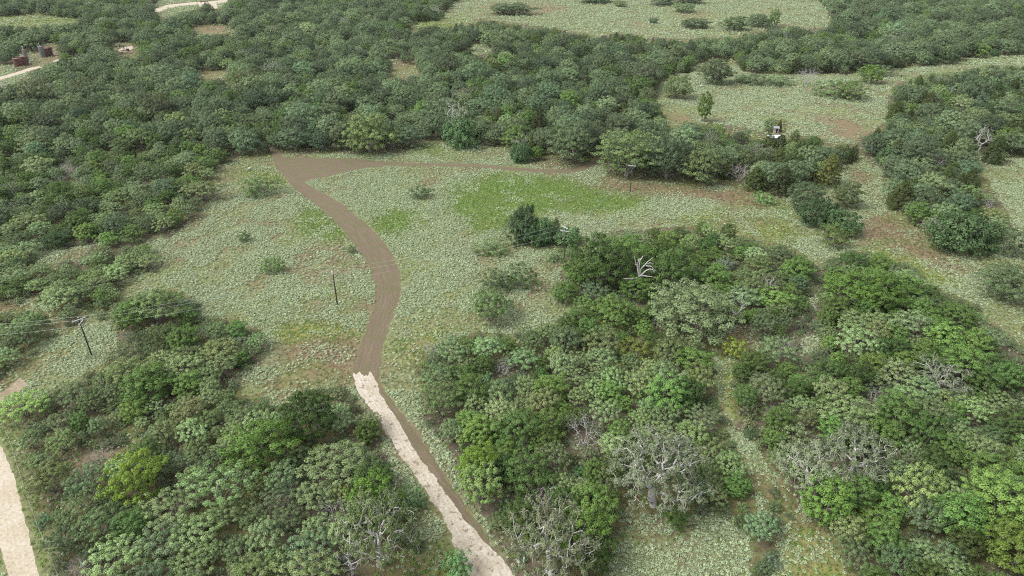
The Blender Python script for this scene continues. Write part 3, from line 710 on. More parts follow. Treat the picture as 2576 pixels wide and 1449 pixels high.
SPECIAL = [
    # meadow shrubs
    ('shrub', 648, 492, 84, 44, 'round bright green shrub on the meadow just left of the track top', (0.95, 1.15, 0.7)),
    ('shrub', 1058, 502, 48, 34, 'dark round shrub alone on the meadow below the tree line', (0.75, 0.85, 0.8)),
    ('shrub', 614, 610, 28, 26, 'small pale green bush standing in the left meadow', (1, 1.15, .9)),
    ('shrub', 686, 688, 50, 40, 'dense green bush alone in the left meadow above the bare spot', (0.75, 0.95, 0.55)),
    ('shrub', 885, 638, 22, 18, 'tiny dark bush beside the left edge of the dirt track', (0.75, 0.9, 0.75)),
    ('shrub', 1237, 642, 74, 36, 'low grey-green shrub left of the vine covered mound', (0.95, 1.05, 0.85)),
    ('shrub', 1250, 735, 70, 55, 'grey twiggy shrub, left half of the pair right of the track', (0.85, 0.9, 0.85)),
    ('shrub', 1312, 725, 80, 58, 'grey-green shrub, right half of the pair right of the track', (0.95, 1.1, 0.85)),
    ('mesquite', 1232, 815, 104, 80, 'rounded deep green mesquite alone at the meadow edge above the thicket', (0.8, 0.95, 0.65)),
    ('broadleaf', 1420, 765, 62, 56, 'small round dark green tree at the mouth of the thicket', (0.9, 0.95, 0.9)),
    ('vine', 1318, 612, 72, 88, 'large dark vine covered tree in the middle of the meadow', (1.0, 1.05, 1.0)),
    ('vine', 1362, 618, 62, 66, 'vine covered shoulder right of the large dark vine tree', (1.05, 1.1, 1.0)),
    ('vine', 1425, 616, 70, 42, 'low vine covered mound behind the two-armed pole', (1.1, 1.15, 1.05)),
    ('juniper', 1398, 590, 26, 42, 'small dark juniper rising from the vine mound', (0.9, 0.9, 0.9)),
    ('shrub', 1395, 660, 38, 28, 'pale bush at the foot of the pole by the vine mound', (1, 1.1, 0.95)),
    ('vine', 2425, 632, 150, 92, 'broad vine covered mound at the right edge of the clearing', (1.1, 1.15, 1.0)),
    ('vine', 2060, 568, 90, 68, 'vine covered mound, left of the cluster beside the right track', (1.0, 1.05, 0.95)),
    ('vine', 2118, 590, 85, 60, 'vine covered mound, right of the cluster beside the right track', (0.85, 0.95, 0.8)),
    ('shrub', 2100, 625, 70, 60, 'yellow-green bush in front of the mounds beside the right track', (0.95, 1.0, 0.55)),
    ('oak', 2030, 530, 75, 70, 'dark oak at the top of the cluster beside the right track', (0.8, 0.85, 0.75)),
    ('oak', 2130, 525, 60, 66, 'olive oak at the upper right of the cluster beside the right track', (0.95, 0.9, 0.7)),
    ('oak', 2540, 760, 120, 92, 'oak standing alone at the right edge below the clearing', (1, 1, 0.85)),
    ('shrub', 2555, 650, 80, 72, 'grey shrub against the right edge beside the vine mound', (0.9, 0.95, 0.9)),
    ('shrub', 1925, 512, 60, 26, 'low pale green patch of brush at the right end of the meadow', (1.0, 1.25, 0.95)),
    # tree line
    ('oak', 930, 387, 108, 96, 'olive oak with a forked pale trunk at the front of the tree line', (1.15, 1.1, 0.75)),
    ('vine', 1160, 374, 74, 80, 'green vine tower below the bleached dead tree', (1.05, 1.15, 1.05)),
    ('dead', 1150, 366, 62, 122, 'tall bleached dead tree rising above the vine tower', (1, 1, 1), 8),
    ('vine', 1310, 410, 46, 50, 'small vine covered stump at the front of the tree line', (1, 1.1, 1)),
    ('bare_shrub', 1312, 388, 40, 50, 'grey leafless tree behind the small vine covered stump', (1, 1, 1)),
    ('oak', 1440, 410, 112, 92, 'grey-green oak with skirts to the ground left of the track bend', (1.05, 1.05, 1.0)),
    ('oak', 1578, 450, 128, 116, 'large rounded oak directly behind the one-armed pole at the tree line', (1.0, 1.0, 0.72)),
    ('oak', 1680, 456, 100, 105, 'dark grey oak second from the large oak behind the pole', (0.95, 0.95, 0.95)),
    ('oak', 1768, 462, 112, 92, 'olive oak third from the large oak behind the pole', (1.05, 1.0, 0.8)),
    ('bare_shrub', 1862, 462, 60, 46, 'cluster of pale leafless stems at the end of the oak row', (1, 1, 1)),
    ('juniper', 1968, 492, 62, 74, 'dark juniper at the right end of the oak row', (1, 1, 1)),
    ('juniper', 1900, 480, 60, 60, 'juniper left of the end of the oak row', (1.1, 1.1, 1)),
    ('juniper', 2085, 470, 70, 80, 'brownish juniper above the gap to the right track', (1.2, 1.0, 0.9)),
    ('juniper', 1932, 380, 40, 46, 'dark juniper, left of the three in front of the white shed', (1, 1, 1)),
    ('juniper', 1962, 383, 44, 44, 'dark juniper, middle of the three in front of the white shed', (1, 1, 1)),
    ('juniper', 1996, 378, 42, 50, 'dark juniper, right of the three in front of the white shed', (1, 1, 1)),
    # upper right meadow
    ('oak', 1705, 250, 68, 58, 'round olive oak at the left edge of the upper meadow', (1.0, 0.98, 0.75)),
    ('oak', 1803, 213, 80, 60, 'round brownish oak at the upper edge of the upper meadow', (0.95, 0.9, 0.8)),
    ('broadleaf', 1770, 308, 32, 72, 'slender tree standing alone on the upper meadow', (0.95, 0.85, 0.8)),
    ('shrub', 2100, 245, 90, 42, 'left half of the shrub clump on the upper meadow', (0.8, 0.9, 0.7)),
    ('shrub', 2145, 250, 80, 44, 'right half of the shrub clump on the upper meadow', (1.0, 1.05, 0.65)),
    ('broadleaf', 2190, 212, 52, 46, 'small oak-like tree right of the shrub clump on the upper meadow', (1, 1, 0.9)),
    ('bare_shrub', 2030, 215, 42, 40, 'thin bare sapling on the upper meadow', (1, 1, 1)),
    ('shrub', 1900, 214, 70, 26, 'grey low shrub, left of three below the upper forest', (0.9, 0.95, 0.9)),
    ('shrub', 1960, 216, 60, 26, 'grey low shrub, second of three below the upper forest', (0.85, 0.9, 0.85)),
    ('shrub', 1870, 208, 40, 20, 'grey low shrub, smallest of three below the upper forest', (0.9, 0.95, 0.9)),
    ('shrub', 2225, 192, 60, 26, 'pale shrub by the right wood on the upper meadow', (1, 1.05, 1)),
    ('dead', 2466, 390, 46, 72, 'bleached leaning dead tree at the edge of the right wood', (1, 1, 1), 8),
    # far field
    ('oak', 1262, 38, 62, 28, 'dark oak, left of the pair alone in the far field', (0.75, 0.8, 0.8)),
    ('oak', 1305, 38, 66, 28, 'dark oak, right of the pair alone in the far field', (0.75, 0.8, 0.8)),
    ('oak', 1722, 32, 56, 24, 'round bush in front of the far field thicket', (1, 1, 0.9)),
    ('oak', 1670, 14, 60, 22, 'grey tree, left of the far field thicket', (1, 1, 1)),
    ('oak', 1735, 10, 70, 24, 'grey tree, right of the far field thicket', (0.9, 0.95, 0.95)),
    ('oak', 1560, 18, 36, 16, 'small round bush in the far field', (0.9, 0.9, 0.8)),
    ('oak', 1644, 60, 22, 14, 'small dark bush low in the far field', (0.65, 0.75, 0.7)),
    ('oak', 1500, 8, 80, 22, 'dark thicket at the top edge of the far field', (0.8, 0.85, 0.8)),
    ('oak', 1850, 78, 60, 34, 'dark tree at the lower right of the far field', (0.8, 0.85, 0.8)),
    ('oak', 1910, 68, 56, 30, 'dark tree between the field and the right forest', (0.8, 0.85, 0.8)),
    ('broadleaf', 1945, 70, 26, 44, 'upright tree alone at the right of the far field', (0.75, 0.8, 0.8)),
    ('oak', 1750, 72, 70, 24, 'low green brush at the foot of the far field', (1, 1.05, 0.95)),
    # right thicket
    ('dead', 1842, 836, 52, 100, 'grey dead tree standing in the small dirt clearing', (0.85, 0.85, 0.85), 7),
    ('dead', 1928, 758, 36, 66, 'white broken dead trunk right of the small dirt clearing', (1.1, 1.1, 1.1), 7),
    ('oak', 1740, 850, 190, 130, 'grey lichen covered oak beside the small dirt clearing', (0.85, 0.80, 0.78)),
    ('lichen_oak', 1650, 1300, 208, 185, 'wide grey lichen oak above the bottom clearing', (1, 1, 1)),
    ('lichen_oak', 1388, 1475, 190, 170, 'grey lichen oak cut by the bottom edge right of the drive', (0.95, 0.9, 0.85)),
    ('lichen_oak', 2027, 1272, 124, 150, 'lichen oak with a bare leaning trunk in the right corridor', (1.1, 1.12, 1.05)),
    ('lichen_oak', 2150, 1215, 152, 128, 'wide lichen oak behind the one with the bare trunk', (0.9, 0.95, 0.85)),
    ('lichen_oak', 950, 1448, 168, 180, 'gnarled oak with dead limbs at the bottom left of the drive', (0.85, 0.95, 0.62)),
    ('dead', 884, 1462, 64, 84, 'white dead limbs at the foot of the gnarled oak', (1.15, 1.15, 1.15), 8),
    ('bare_shrub', 1470, 1135, 100, 72, 'spray of pale leafless stems in the right thicket', (1, 1, 1)),
    ('bare_shrub', 1268, 952, 46, 44, 'bleached leafless shrub at the thicket edge', (1, 1, 1)),
    ('bare_shrub', 848, 1330, 70, 64, 'pale leafless shrub left of the gnarled oak', (1, 1, 1)),
    ('bare_shrub', 1975, 895, 60, 42, 'grey leafless shrub in the upper right thicket', (0.9, 0.9, 0.9)),
    ('bare_shrub', 1085, 900, 46, 36, 'grey twiggy shrub at the left tip of the right thicket', (0.75, 0.75, 0.75)),
    ('broadleaf', 1500, 735, 130, 135, 'deep green tree left of the bleached dead tree', (0.85, 0.88, 0.85)),
    ('broadleaf', 1604, 758, 84, 58, 'low green tree hiding the foot of the bleached dead tree', (0.9, 0.95, 0.85)),
    ('broadleaf', 1692, 738, 105, 112, 'deep green tree right of the bleached dead tree', (0.85, 0.9, 0.85)),
    ('broadleaf', 1570, 706, 120, 110, 'deep green tree behind the bleached dead tree', (0.8, 0.85, 0.75)),
    ('broadleaf', 1466, 722, 76, 70, 'bright green tree at the upper left corner of the right thicket', (1.05, 1.1, 0.9)),
    ('broadleaf', 2150, 775, 130, 92, 'bright green tree at the upper right of the right thicket', (1.05, 1.1, 0.8)),
    ('broadleaf', 2220, 790, 120, 92, 'deep green tree right of the bright one in the upper right thicket', (0.85, 0.9, 0.7)),
    ('broadleaf', 2012, 700, 55, 56, 'small bright green tree in the upper right thicket', (1.05, 1.1, 0.75)),
    ('broadleaf', 1460, 1420, 120, 130, 'tall deep green tree left of the bottom clearing', (1, 1, 0.85)),
    ('broadleaf', 1500, 1440, 75, 100, 'narrow deep green tree at the corner of the bottom clearing', (0.95, 1, 0.85)),
    ('broadleaf', 1700, 1328, 52, 56, 'small round bush at the upper edge of the bottom clearing', (0.9, 0.95, 0.75)),
    ('broadleaf', 1205, 1215, 86, 88, 'bright yellow-green tree beside the drive', (1.15, 1.1, 0.6)),
    ('mesquite', 1210, 1275, 110, 96, 'pale green mesquite overhanging the drive', (1.1, 1.15, 0.9)),
    ('shrub', 1600, 905, 90, 50, 'yellow-green brush in the gap of the right thicket', (1.35, 1.25, 0.5)),
    ('shrub', 1848, 900, 60, 48, 'yellow-green bush below the small dirt clearing', (1.4, 1.3, 0.45)),
    ('mesquite', 2300, 1290, 110, 110, 'pale lime mesquite in the lower right thicket', (1.3, 1.3, 0.95)),
    ('broadleaf', 2565, 1450, 150, 130, 'large olive-yellow tree in the lower right corner', (1.15, 0.98, 0.7)),
    ('broadleaf', 2075, 1320, 130, 120, 'deep green tree below the lichen oaks', (0.95, 1.0, 0.85)),
    ('shrub', 1150, 1462, 80, 60, 'blue-green bush at the bottom edge left of the drive', (0.7, 1.05, 0.8)),
    ('shrub', 1040, 1284, 60, 48, 'blue-green bush on the weedy strip left of the drive', (0.65, 0.95, 0.75)),
    # left thicket
    ('broadleaf', 350, 1262, 112, 122, 'yellow-green tree in the lower left thicket', (1.5, 1.32, 0.75)),
    ('broadleaf', 664, 1190, 128, 126, 'deep green tree in the middle of the left thicket', (0.95, 1.0, 0.75)),
    ('broadleaf', 778, 1130, 120, 138, 'tall deep green tree at the top of the left thicket', (0.9, 0.95, 0.8)),
    ('broadleaf', 945, 1340, 132, 122, 'dense bright green tree left of the drive', (1.05, 1.15, 0.65)),
    ('broadleaf', 375, 1020, 104, 92, 'dark green tree below the leftmost pole', (0.8, 0.85, 0.8)),
    ('broadleaf', 338, 828, 76, 72, 'green tree right of the leftmost pole', (1, 1.05, 0.9)),
    ('mesquite', 395, 822, 110, 90, 'wide mesquite under the power line', (0.85, 0.9, 0.75)),
    ('shrub', 318, 930, 90, 60, 'dark brownish bush right of the leftmost pole foot', (0.7, 0.62, 0.6)),
    ('mesquite', 55, 1060, 100, 66, 'bright green mesquite by the road at the left edge', (1.05, 1.2, 0.75)),
    ('bare_shrub', 245, 1175, 60, 40, 'small twiggy shrub in the lower left clearing', (0.8, 0.8, 0.8)),
    ('shrub', 110, 1212, 36, 30, 'round blue-green bush by the roadside fence', (0.7, 1.0, 0.75)),
    ('shrub', 155, 1325, 50, 36, 'blue-green bush lower along the roadside fence', (0.8, 1.05, 0.8)),
    # far left
    ('dead', 95, 250, 44, 56, 'grey leafless tree in the far left forest', (0.8, 0.8, 0.8)),
    ('dead', 12, 246, 34, 46, 'grey leafless tree at the far left edge', (0.8, 0.8, 0.8)),
    ('oak', 60, 300, 10, 10, None, (1, 1, 1)),
]
g_ = G(1604, 736); cell.setdefault((int(math.floor(g_.x / 6)), int(math.floor(g_.y / 6))), []).append((g_.x, g_.y, 1.5))
for s_ in SPECIAL:
    if s_[3] <= 10: continue
    special(*s_)

MIX = {   # kind: (share, crown radius, height)
    'L': dict(mesquite=(.74, 2.4, 3.9), broadleaf=(.09, 2.3, 4.2), shrub=(.14, 1.5, 2.0), bare_shrub=(.012, 1.3, 2.2)),
    'LS': dict(mesquite=(.62, 2.5, 3.6), broadleaf=(.14, 2.4, 3.8), shrub=(.24, 1.7, 2.0)),
    'LM': dict(mesquite=(.44, 2.6, 4.2), broadleaf=(.30, 2.6, 4.6), oak=(.16, 3.3, 5.4), shrub=(.08, 1.7, 2.2), bare_shrub=(.02, 1.6, 2.6)),
    'R': dict(mesquite=(.48, 2.6, 4.6), broadleaf=(.33, 2.6, 5.0), shrub=(.12, 1.7, 2.4), lichen_oak=(.012, 3.6, 5.8), bare_shrub=(.015, 1.5, 2.6), dead=(.003, 1.8, 4.8)),
    'UL': dict(oak=(.60, 4.1, 8.0), mesquite=(.13, 2.9, 5.9), broadleaf=(.20, 3.0, 6.6), juniper=(.03, 2.0, 6.1), lichen_oak=(.012, 4.0, 7.6), dead=(.006, 2.0, 6.8)),
    'C': dict(oak=(.58, 4.1, 8.0), juniper=(.12, 2.2, 6.8), broadleaf=(.14, 3.0, 6.4), mesquite=(.09, 2.7, 5.4), lichen_oak=(.02, 4.0, 7.8), dead=(.008, 2.0, 6.4), vine=(.01, 3.2, 5.4)),
    'UR': dict(oak=(.66, 4.5, 8.7), broadleaf=(.12, 3.2, 6.8), vine=(.12, 4.2, 6.6), mesquite=(.08, 3.0, 5.7), dead=(.02, 2.4, 7.1)),
    'RM': dict(oak=(.48, 4.0, 7.6), juniper=(.13, 2.3, 6.8), mesquite=(.18, 3.0, 5.0), vine=(.05, 3.2, 4.7), broadleaf=(.05, 2.8, 5.7), dead=(.02, 2.2, 6.6)),
}
TREELINE_OK = 0.95
def zone_of(x, y):
    if y > 720 and x < 1045: return 'L'
    if x < 440 and y > 585: return 'LS'
    if y > 540 and x > 1030: return 'R'
    if x < 560 and y > 395 - 0.02 * x and y < 640: return 'LM'
    if x > 2030 and y < 150: return 'UR'
    if x > 2180 and y > 150: return 'RM'
    if x > 1060 and y < 545: return 'C'
    return 'UL'
ORDER = ['mesquite', 'broadleaf', 'oak', 'lichen_oak', 'juniper', 'shrub', 'vine', 'dead', 'bare_shrub']
SA = np.array([0, 0, .85, -.85, .6, -.6, 0, .5, -.5]); SZ = np.array([.5, .96, .5, .5, .85, .85, .02, .1, .1]); SY = np.array([0, 0, 0, 0, 0, 0, -.6, -.6, -.6])
def try_band(y0, y1, step):
    """jittered grid over the level ground between two distances"""
    ys = np.arange(y0, y1, step); half = 0.88 * math.hypot(y1, CAM_H) + 14
    X, Y = np.meshgrid(np.arange(-half, half, step), ys); X = X.ravel(); Y = Y.ravel()
    X = X + rng.uniform(-.5, .5, len(X)) * step; Y = Y + rng.uniform(-.5, .5, len(X)) * step
    sx, sy = project(X, Y, np.full(len(X), 2.5))
    ok = (sy > -110) & (sy < 1950) & (sx > -300) & (sx < 2876) & look(FOREST, sx, sy) & ~in_strips(X, Y, 0.8)
    X, Y, sx, sy = X[ok], Y[ok], sx[ok], sy[ok]
    n = len(X); perm = np.argsort(Y + rng.uniform(-3, 3, n) * step)
    X, Y, sx, sy = X[perm], Y[perm], sx[perm], sy[perm]
    nv = np.clip(((vnoise(X / 16.0, Y / 16.0, 77) * 0.55 + rng.uniform(0, 1, n) * 0.45) - 0.16) / 0.66, 0, 0.9999)
    zones = [zone_of(a_, b_) for a_, b_ in zip(sx, sy)]
    kinds = []; rad = np.zeros(n); hh = np.zeros(n)
    for i, zn in enumerate(zones):
        acc = 0; mix = MIX[zn]; kind = next(iter(mix))
        for k, v in mix.items():
            acc += v[0]
            if nv[i] <= acc: kind = k; break
        kinds.append(kind); rad[i], hh[i] = mix[kind][1], mix[kind][2]
    sc = np.clip(rng.lognormal(0, 0.30, n), 0.55, 1.75); rad *= sc; hh *= sc ** 0.8 * rng.uniform(0.9, 1.1, n)
    px_, py_ = project(X[:, None] + SA[None] * rad[:, None], Y[:, None] + SY[None] * rad[:, None], SZ[None] * hh[:, None])
    inside = look(FOREST, px_, py_).mean(axis=1) >= TREELINE_OK
    T = rng.normal(0, 1, (n, 2)); TC = np.clip(np.stack([1 + 0.12 * T[:, 0] + 0.07 * T[:, 1], 1 + 0.12 * T[:, 0], 1 + 0.12 * T[:, 0] - 0.03 * T[:, 1]], 1), 0.6, 1.5)
    for i in np.where(inside)[0]:
        pack = 0.86 if zones[i] in ('L', 'LS', 'LM', 'R') else 0.90
        if near(X[i], Y[i], rad[i] * 1.5 * pack): continue
        put(kinds[i], float(X[i]), float(Y[i]), float(rad[i]), float(hh[i]), tuple(TC[i]))
for lo_, hi_, st_, reps in ((34, 190, 2.3, 2), (190, 420, 3.6, 2), (420, 1350, 5.4, 1)):
    for _ in range(reps): try_band(lo_, hi_, st_)
# small shrubs fill the gaps inside the near thickets
def fill_gaps():
    n = 0
    for yy in np.arange(40, 170, 1.8):
        half = 0.86 * math.hypot(yy, CAM_H) + 8
        xs = np.arange(-half, half, 1.8)
        X = xs + rng.uniform(-.5, .5, len(xs)) * 1.8; Y = yy + rng.uniform(-.5, .5, len(xs)) * 1.8
        sx, sy = project(X, Y, np.full(len(X), 0.7))
        ok = look(FOREST, sx, sy) & (sy > 540) & (sy < 1900) & (sx > -300) & (sx < 2900)
        for x, y in zip(X[ok], Y[ok]):
            if rng.uniform() < 0.35: continue
            rad = rng.uniform(0.6, 1.3)
            if near(x, y, rad * 1.1): continue
            if in_strips(np.array([x]), np.array([y]), 0.6)[0]: continue
            put('shrub', x, y, rad, rad * rng.uniform(1.0, 1.4), tuple(np.clip(1 + rng.normal(0, .12, 3), .6, 1.4)), occupy=0.8); n += 1
    return n
fill_gaps()

# ------------------------------------------------------------------ individuals (those that show largest) and the woods beyond
KIND_WORD = dict(mesquite=('pale green mesquite', 'mesquite'), broadleaf=('deep green leafy tree', 'tree'), oak=('grey-green oak', 'oak'), lichen_oak=('grey lichen oak', 'oak'), juniper=('dark olive juniper', 'juniper'),
                 shrub=('grey-green shrub', 'shrub'), vine=('vine covered tree', 'tree'), dead=('bleached dead tree', 'dead tree'), bare_shrub=('leafless grey shrub', 'shrub'))
ZONE_WORD = dict(L='thicket left of the gravel drive', LS='brush islands at the left edge', LM='wood fringe left of the meadow', R='thicket right of the gravel drive', UL='upper left forest', C='wood above the meadow', UR='upper right forest', RM='right-hand wood')
GROUPS = dict(mesquite='mesquites of the brushland', broadleaf='leafy green trees of the brushland', oak='oaks of the woods', lichen_oak='lichen grown oaks', juniper='junipers of the woods', shrub='shrubs of the brushland', vine='vine covered trees', dead='bleached dead trees', bare_shrub='leafless grey shrubs')
ORD = 'first second third fourth fifth sixth seventh eighth ninth tenth eleventh twelfth thirteenth fourteenth fifteenth sixteenth seventeenth eighteenth'.split()
stuff_pts = {}
indiv = {}
for d in placed:
    px_, py_ = project(d['x'], d['y'], d['h'] * .5)
    d['px'], d['py'] = float(px_), float(py_)
    d['size'] = d['rad'] * PF / math.sqrt(d['x'] ** 2 + d['y'] ** 2 + CAM_H ** 2)
    d['vis'] = -20 - d['size'] * .4 < d['px'] < PW + 20 + d['size'] * .4 and -10 < d['py'] < PH + 30 + d['size'] * .3
for kind in ORDER:
    ds = [d for d in placed if d['kind'] == kind]
    ds.sort(key=lambda d: (d['label'] is None, not d['vis'], -d['size']))
    cap = 300
    indiv[kind] = [d for d in ds[:cap] if d['label'] or d['vis']]
    ids = set(id(d) for d in indiv[kind])
    stuff_pts[kind] = [d for d in ds if id(d) not in ids]
for kind in ORDER:
    byz = {}
    for d in indiv[kind]:
        if not d['label']: byz.setdefault(zone_of(d['px'], d['py']), []).append(d)
    for zn, ds in byz.items():
        ds.sort(key=lambda d: -d['py'])
        per = 12
        rows = [ds[i:i + per] for i in range(0, len(ds), per)]
        for ri, row in enumerate(rows):
            row.sort(key=lambda d: d['px'])
            for ci, d in enumerate(row):
                rw = ('in row ' + ORD[ri] + ' from the front' if ri < len(ORD) else 'in row %d from the front' % (ri + 1))
                if len(ds) == 1: lab = 'only %s in the %s' % (KIND_WORD[kind][0], ZONE_WORD[zn])
                elif len(rows) == 1: lab = '%s, %s from left of its kind, %s' % (KIND_WORD[kind][0], ORD[ci], ZONE_WORD[zn])
                else: lab = '%s, %s from left, %s row, %s' % (KIND_WORD[kind][0], ORD[ci], ORD[ri] if ri < len(ORD) else 'row %d' % (ri + 1), ZONE_WORD[zn])
                d['label'] = lab
PART_LEAF = dict(shrub='foliage', vine='vine_curtain')
for kind in ORDER:
    for d in indiv[kind]:
        f = FORMS[kind][d['form']]
        nm = NAMES[kind]
        if f['leaf'] is not None and d['size'] > 7:
            r = bpy.data.objects.new(nm, None); COL.objects.link(r)
            for pn, me in (('trunk' if kind not in ('shrub',) else 'stems', f['wood']), (PART_LEAF.get(kind, 'crown'), f['leaf'])):
                c = bpy.data.objects.new(pn, me); COL.objects.link(c); c.parent = r; c.color = (*d['tint'], 1)
        else:
            r = bpy.data.objects.new(nm, f['whole']); COL.objects.link(r); r.color = (*d['tint'], 1)
        r.location = (d['x'], d['y'], 0); r.rotation_euler = (0, 0, d['rot']); r.scale = (d['s'] * d['ax'], d['s'] / d['ax'], d['sz'])
        tag(r, d['label'], KIND_WORD[kind][1], GROUPS[kind])

def scatter(name, pts, scl, rot, idx, meshes, label, cat):
    """one countless mass: points carrying instances of a few plant forms"""
    if len(pts) == 0: return None
    me = bpy.data.meshes.new(name)
    me.vertices.add(len(pts)); me.vertices.foreach_set('co', np.asarray(pts, np.float32).ravel())
    for k, dt, a in (('scl', 'FLOAT_VECTOR', scl), ('rot', 'FLOAT_VECTOR', rot), ('idx', 'INT', idx)):
        at = me.attributes.new(k, dt, 'POINT')
        at.data.foreach_set('vector' if dt == 'FLOAT_VECTOR' else 'value', np.asarray(a, np.float32 if dt != 'INT' else np.int32).ravel())
    o = bpy.data.objects.new(name, me); COL.objects.link(o)
    coll = bpy.data.collections.new(name + '_forms')
    for i, m_ in enumerate(meshes):
        coll.objects.link(bpy.data.objects.new('%s_form_%02d' % (name, i), m_))
    ng = bpy.data.node_groups.new(name + '_scatter', 'GeometryNodeTree')
    ng.interface.new_socket('Geometry', in_out='INPUT', socket_type='NodeSocketGeometry')
    ng.interface.new_socket('Geometry', in_out='OUTPUT', socket_type='NodeSocketGeometry')
    N, L = ng.nodes, ng.links
    gi = N.new('NodeGroupInput'); go = N.new('NodeGroupOutput'); iop = N.new('GeometryNodeInstanceOnPoints')
    ci = N.new('GeometryNodeCollectionInfo'); ci.inputs['Collection'].default_value = coll
    ci.inputs['Separate Children'].default_value = True; ci.inputs['Reset Children'].default_value = True
    def na(nm, ty):
        n = N.new('GeometryNodeInputNamedAttribute'); n.data_type = ty; n.inputs['Name'].default_value = nm; return n
    a1 = na('idx', 'INT'); a2 = na('rot', 'FLOAT_VECTOR'); a3 = na('scl', 'FLOAT_VECTOR')
    er = N.new('FunctionNodeEulerToRotation')
    L.new(gi.outputs[0], iop.inputs['Points']); L.new(ci.outputs[0], iop.inputs['Instance']); iop.inputs['Pick Instance'].default_value = True
    L.new(a1.outputs['Attribute'], iop.inputs['Instance Index']); L.new(a2.outputs['Attribute'], er.inputs[0]); L.new(er.outputs[0], iop.inputs['Rotation']); L.new(a3.outputs['Attribute'], iop.inputs['Scale'])
    L.new(iop.outputs[0], go.inputs[0])
    md = o.modifiers.new('scatter', 'NODES'); md.node_group = ng
    tag(o, label, cat, kind='stuff')
    return o
STUFF = dict(mesquite=('mesquite_brush', 'pale green mesquite scattered on through the woods beyond the near thickets'), broadleaf=('leafy_wood', 'deep green leafy trees mixed through the far woods'),
             oak=('oak_forest', 'grey-green oak forest running back to the top of the picture'), juniper=('juniper_stand', 'dark junipers scattered through the far woods'), lichen_oak=('lichen_oak_wood', 'grey lichen oaks mixed through the far forest'),
             shrub=('underbrush', 'low grey-green underbrush filling gaps between the trees'), vine=('vine_tangle', 'vine covered trees of the far forest'), dead=('dead_timber', 'dead grey timber scattered through the far forest'), bare_shrub=('bare_brush', 'leafless brush scattered through the thickets'))
for kind in ORDER:
    ds = stuff_pts[kind]
    nm, lb = STUFF[kind]
    scatter(nm, [(d['x'], d['y'], 0) for d in ds], [(d['s'] * d['ax'], d['s'] / d['ax'], d['sz']) for d in ds], [(0, 0, d['rot']) for d in ds], [d['form'] for d in ds], [f['whole'] for f in FORMS[kind]], lb, 'woodland' if kind not in ('shrub', 'bare_shrub') else 'brush')

# ------------------------------------------------------------------ meadow plants
def herb_form(seed, n, rad, hgt, leaf, mat, name, blades=False):
    rg = np.random.default_rng(seed)
    an = rg.uniform(0, 6.283, n); q = np.sqrt(rg.uniform(0, 1, n))
    pos = np.stack([np.cos(an) * q * rad, np.sin(an) * q * rad, hgt * (0.35 + 0.65 * np.sqrt(np.clip(1 - q * q, 0, 1))) * rg.uniform(.7, 1.1, n)], 1)
    if blades:
        pos[:, 2] = 0
        tipv = pos + np.stack([np.cos(an) * rad * .5, np.sin(an) * rad * .5, hgt * rg.uniform(.6, 1.1, n)], 1) * 1.0
        w = np.stack([-np.sin(an), np.cos(an), 0 * an], 1) * leaf
        V = np.stack([pos - w, pos + w, tipv], 1).reshape(-1, 3); F = (np.arange(n) * 3)[:, None] + np.arange(3)[None]
        sh = np.repeat(rg.uniform(0, 1, n), 3)
    else:
        nr = np.stack([np.cos(an) * q, np.sin(an) * q, 0 * q + 0.9], 1) + rg.normal(0, .35, (n, 3)); nr /= np.linalg.norm(nr, axis=1, keepdims=True)
        tg = np.cross(nr, rg.normal(0, 1, (n, 3))); tg /= np.linalg.norm(tg, axis=1, keepdims=True); bt = np.cross(nr, tg)
        sc = rg.uniform(.7, 1.3, (n, 1)) * leaf
        V = np.stack([pos - tg * sc, pos + bt * sc * .6, pos + tg * sc, pos - bt * sc * .6], 1).reshape(-1, 3); F = (np.arange(n) * 4)[:, None] + np.arange(4)[None]
        sh = np.repeat(rg.uniform(0, 1, n), 4)
    k = 3 if blades else 4
    pn = np.stack([np.cos(an) * q * 0.5, np.sin(an) * q * 0.5, 0 * q + 1.0], 1) + rg.normal(0, .18, (n, 3)); pn /= np.linalg.norm(pn, axis=1, keepdims=True)
    return fast_mesh(name, V, [F], [mat], attrs={'shade': ('FLOAT', 'POINT', sh), 'puff': ('FLOAT_VECTOR', 'POINT', np.repeat(pn, k, 0))})
croton_forms = [herb_form(40 + i, 26, 0.38, 0.38, 0.125, M['croton'], 'croton') for i in range(5)]
herb_forms = [herb_form(60 + i, 20, 0.36, 0.24, 0.12, M['herb'], 'herb') for i in range(3)]
grass_forms = [herb_form(70 + i, 22, 0.28, 0.35, 0.02, M['drygrass'], 'grass_tuft', True) for i in range(3)]
cp, cs, hp, hs_, gp, gs = [], [], [], [], [], []
foot = np.array([(d['x'], d['y'], d['rad']) for d in placed])
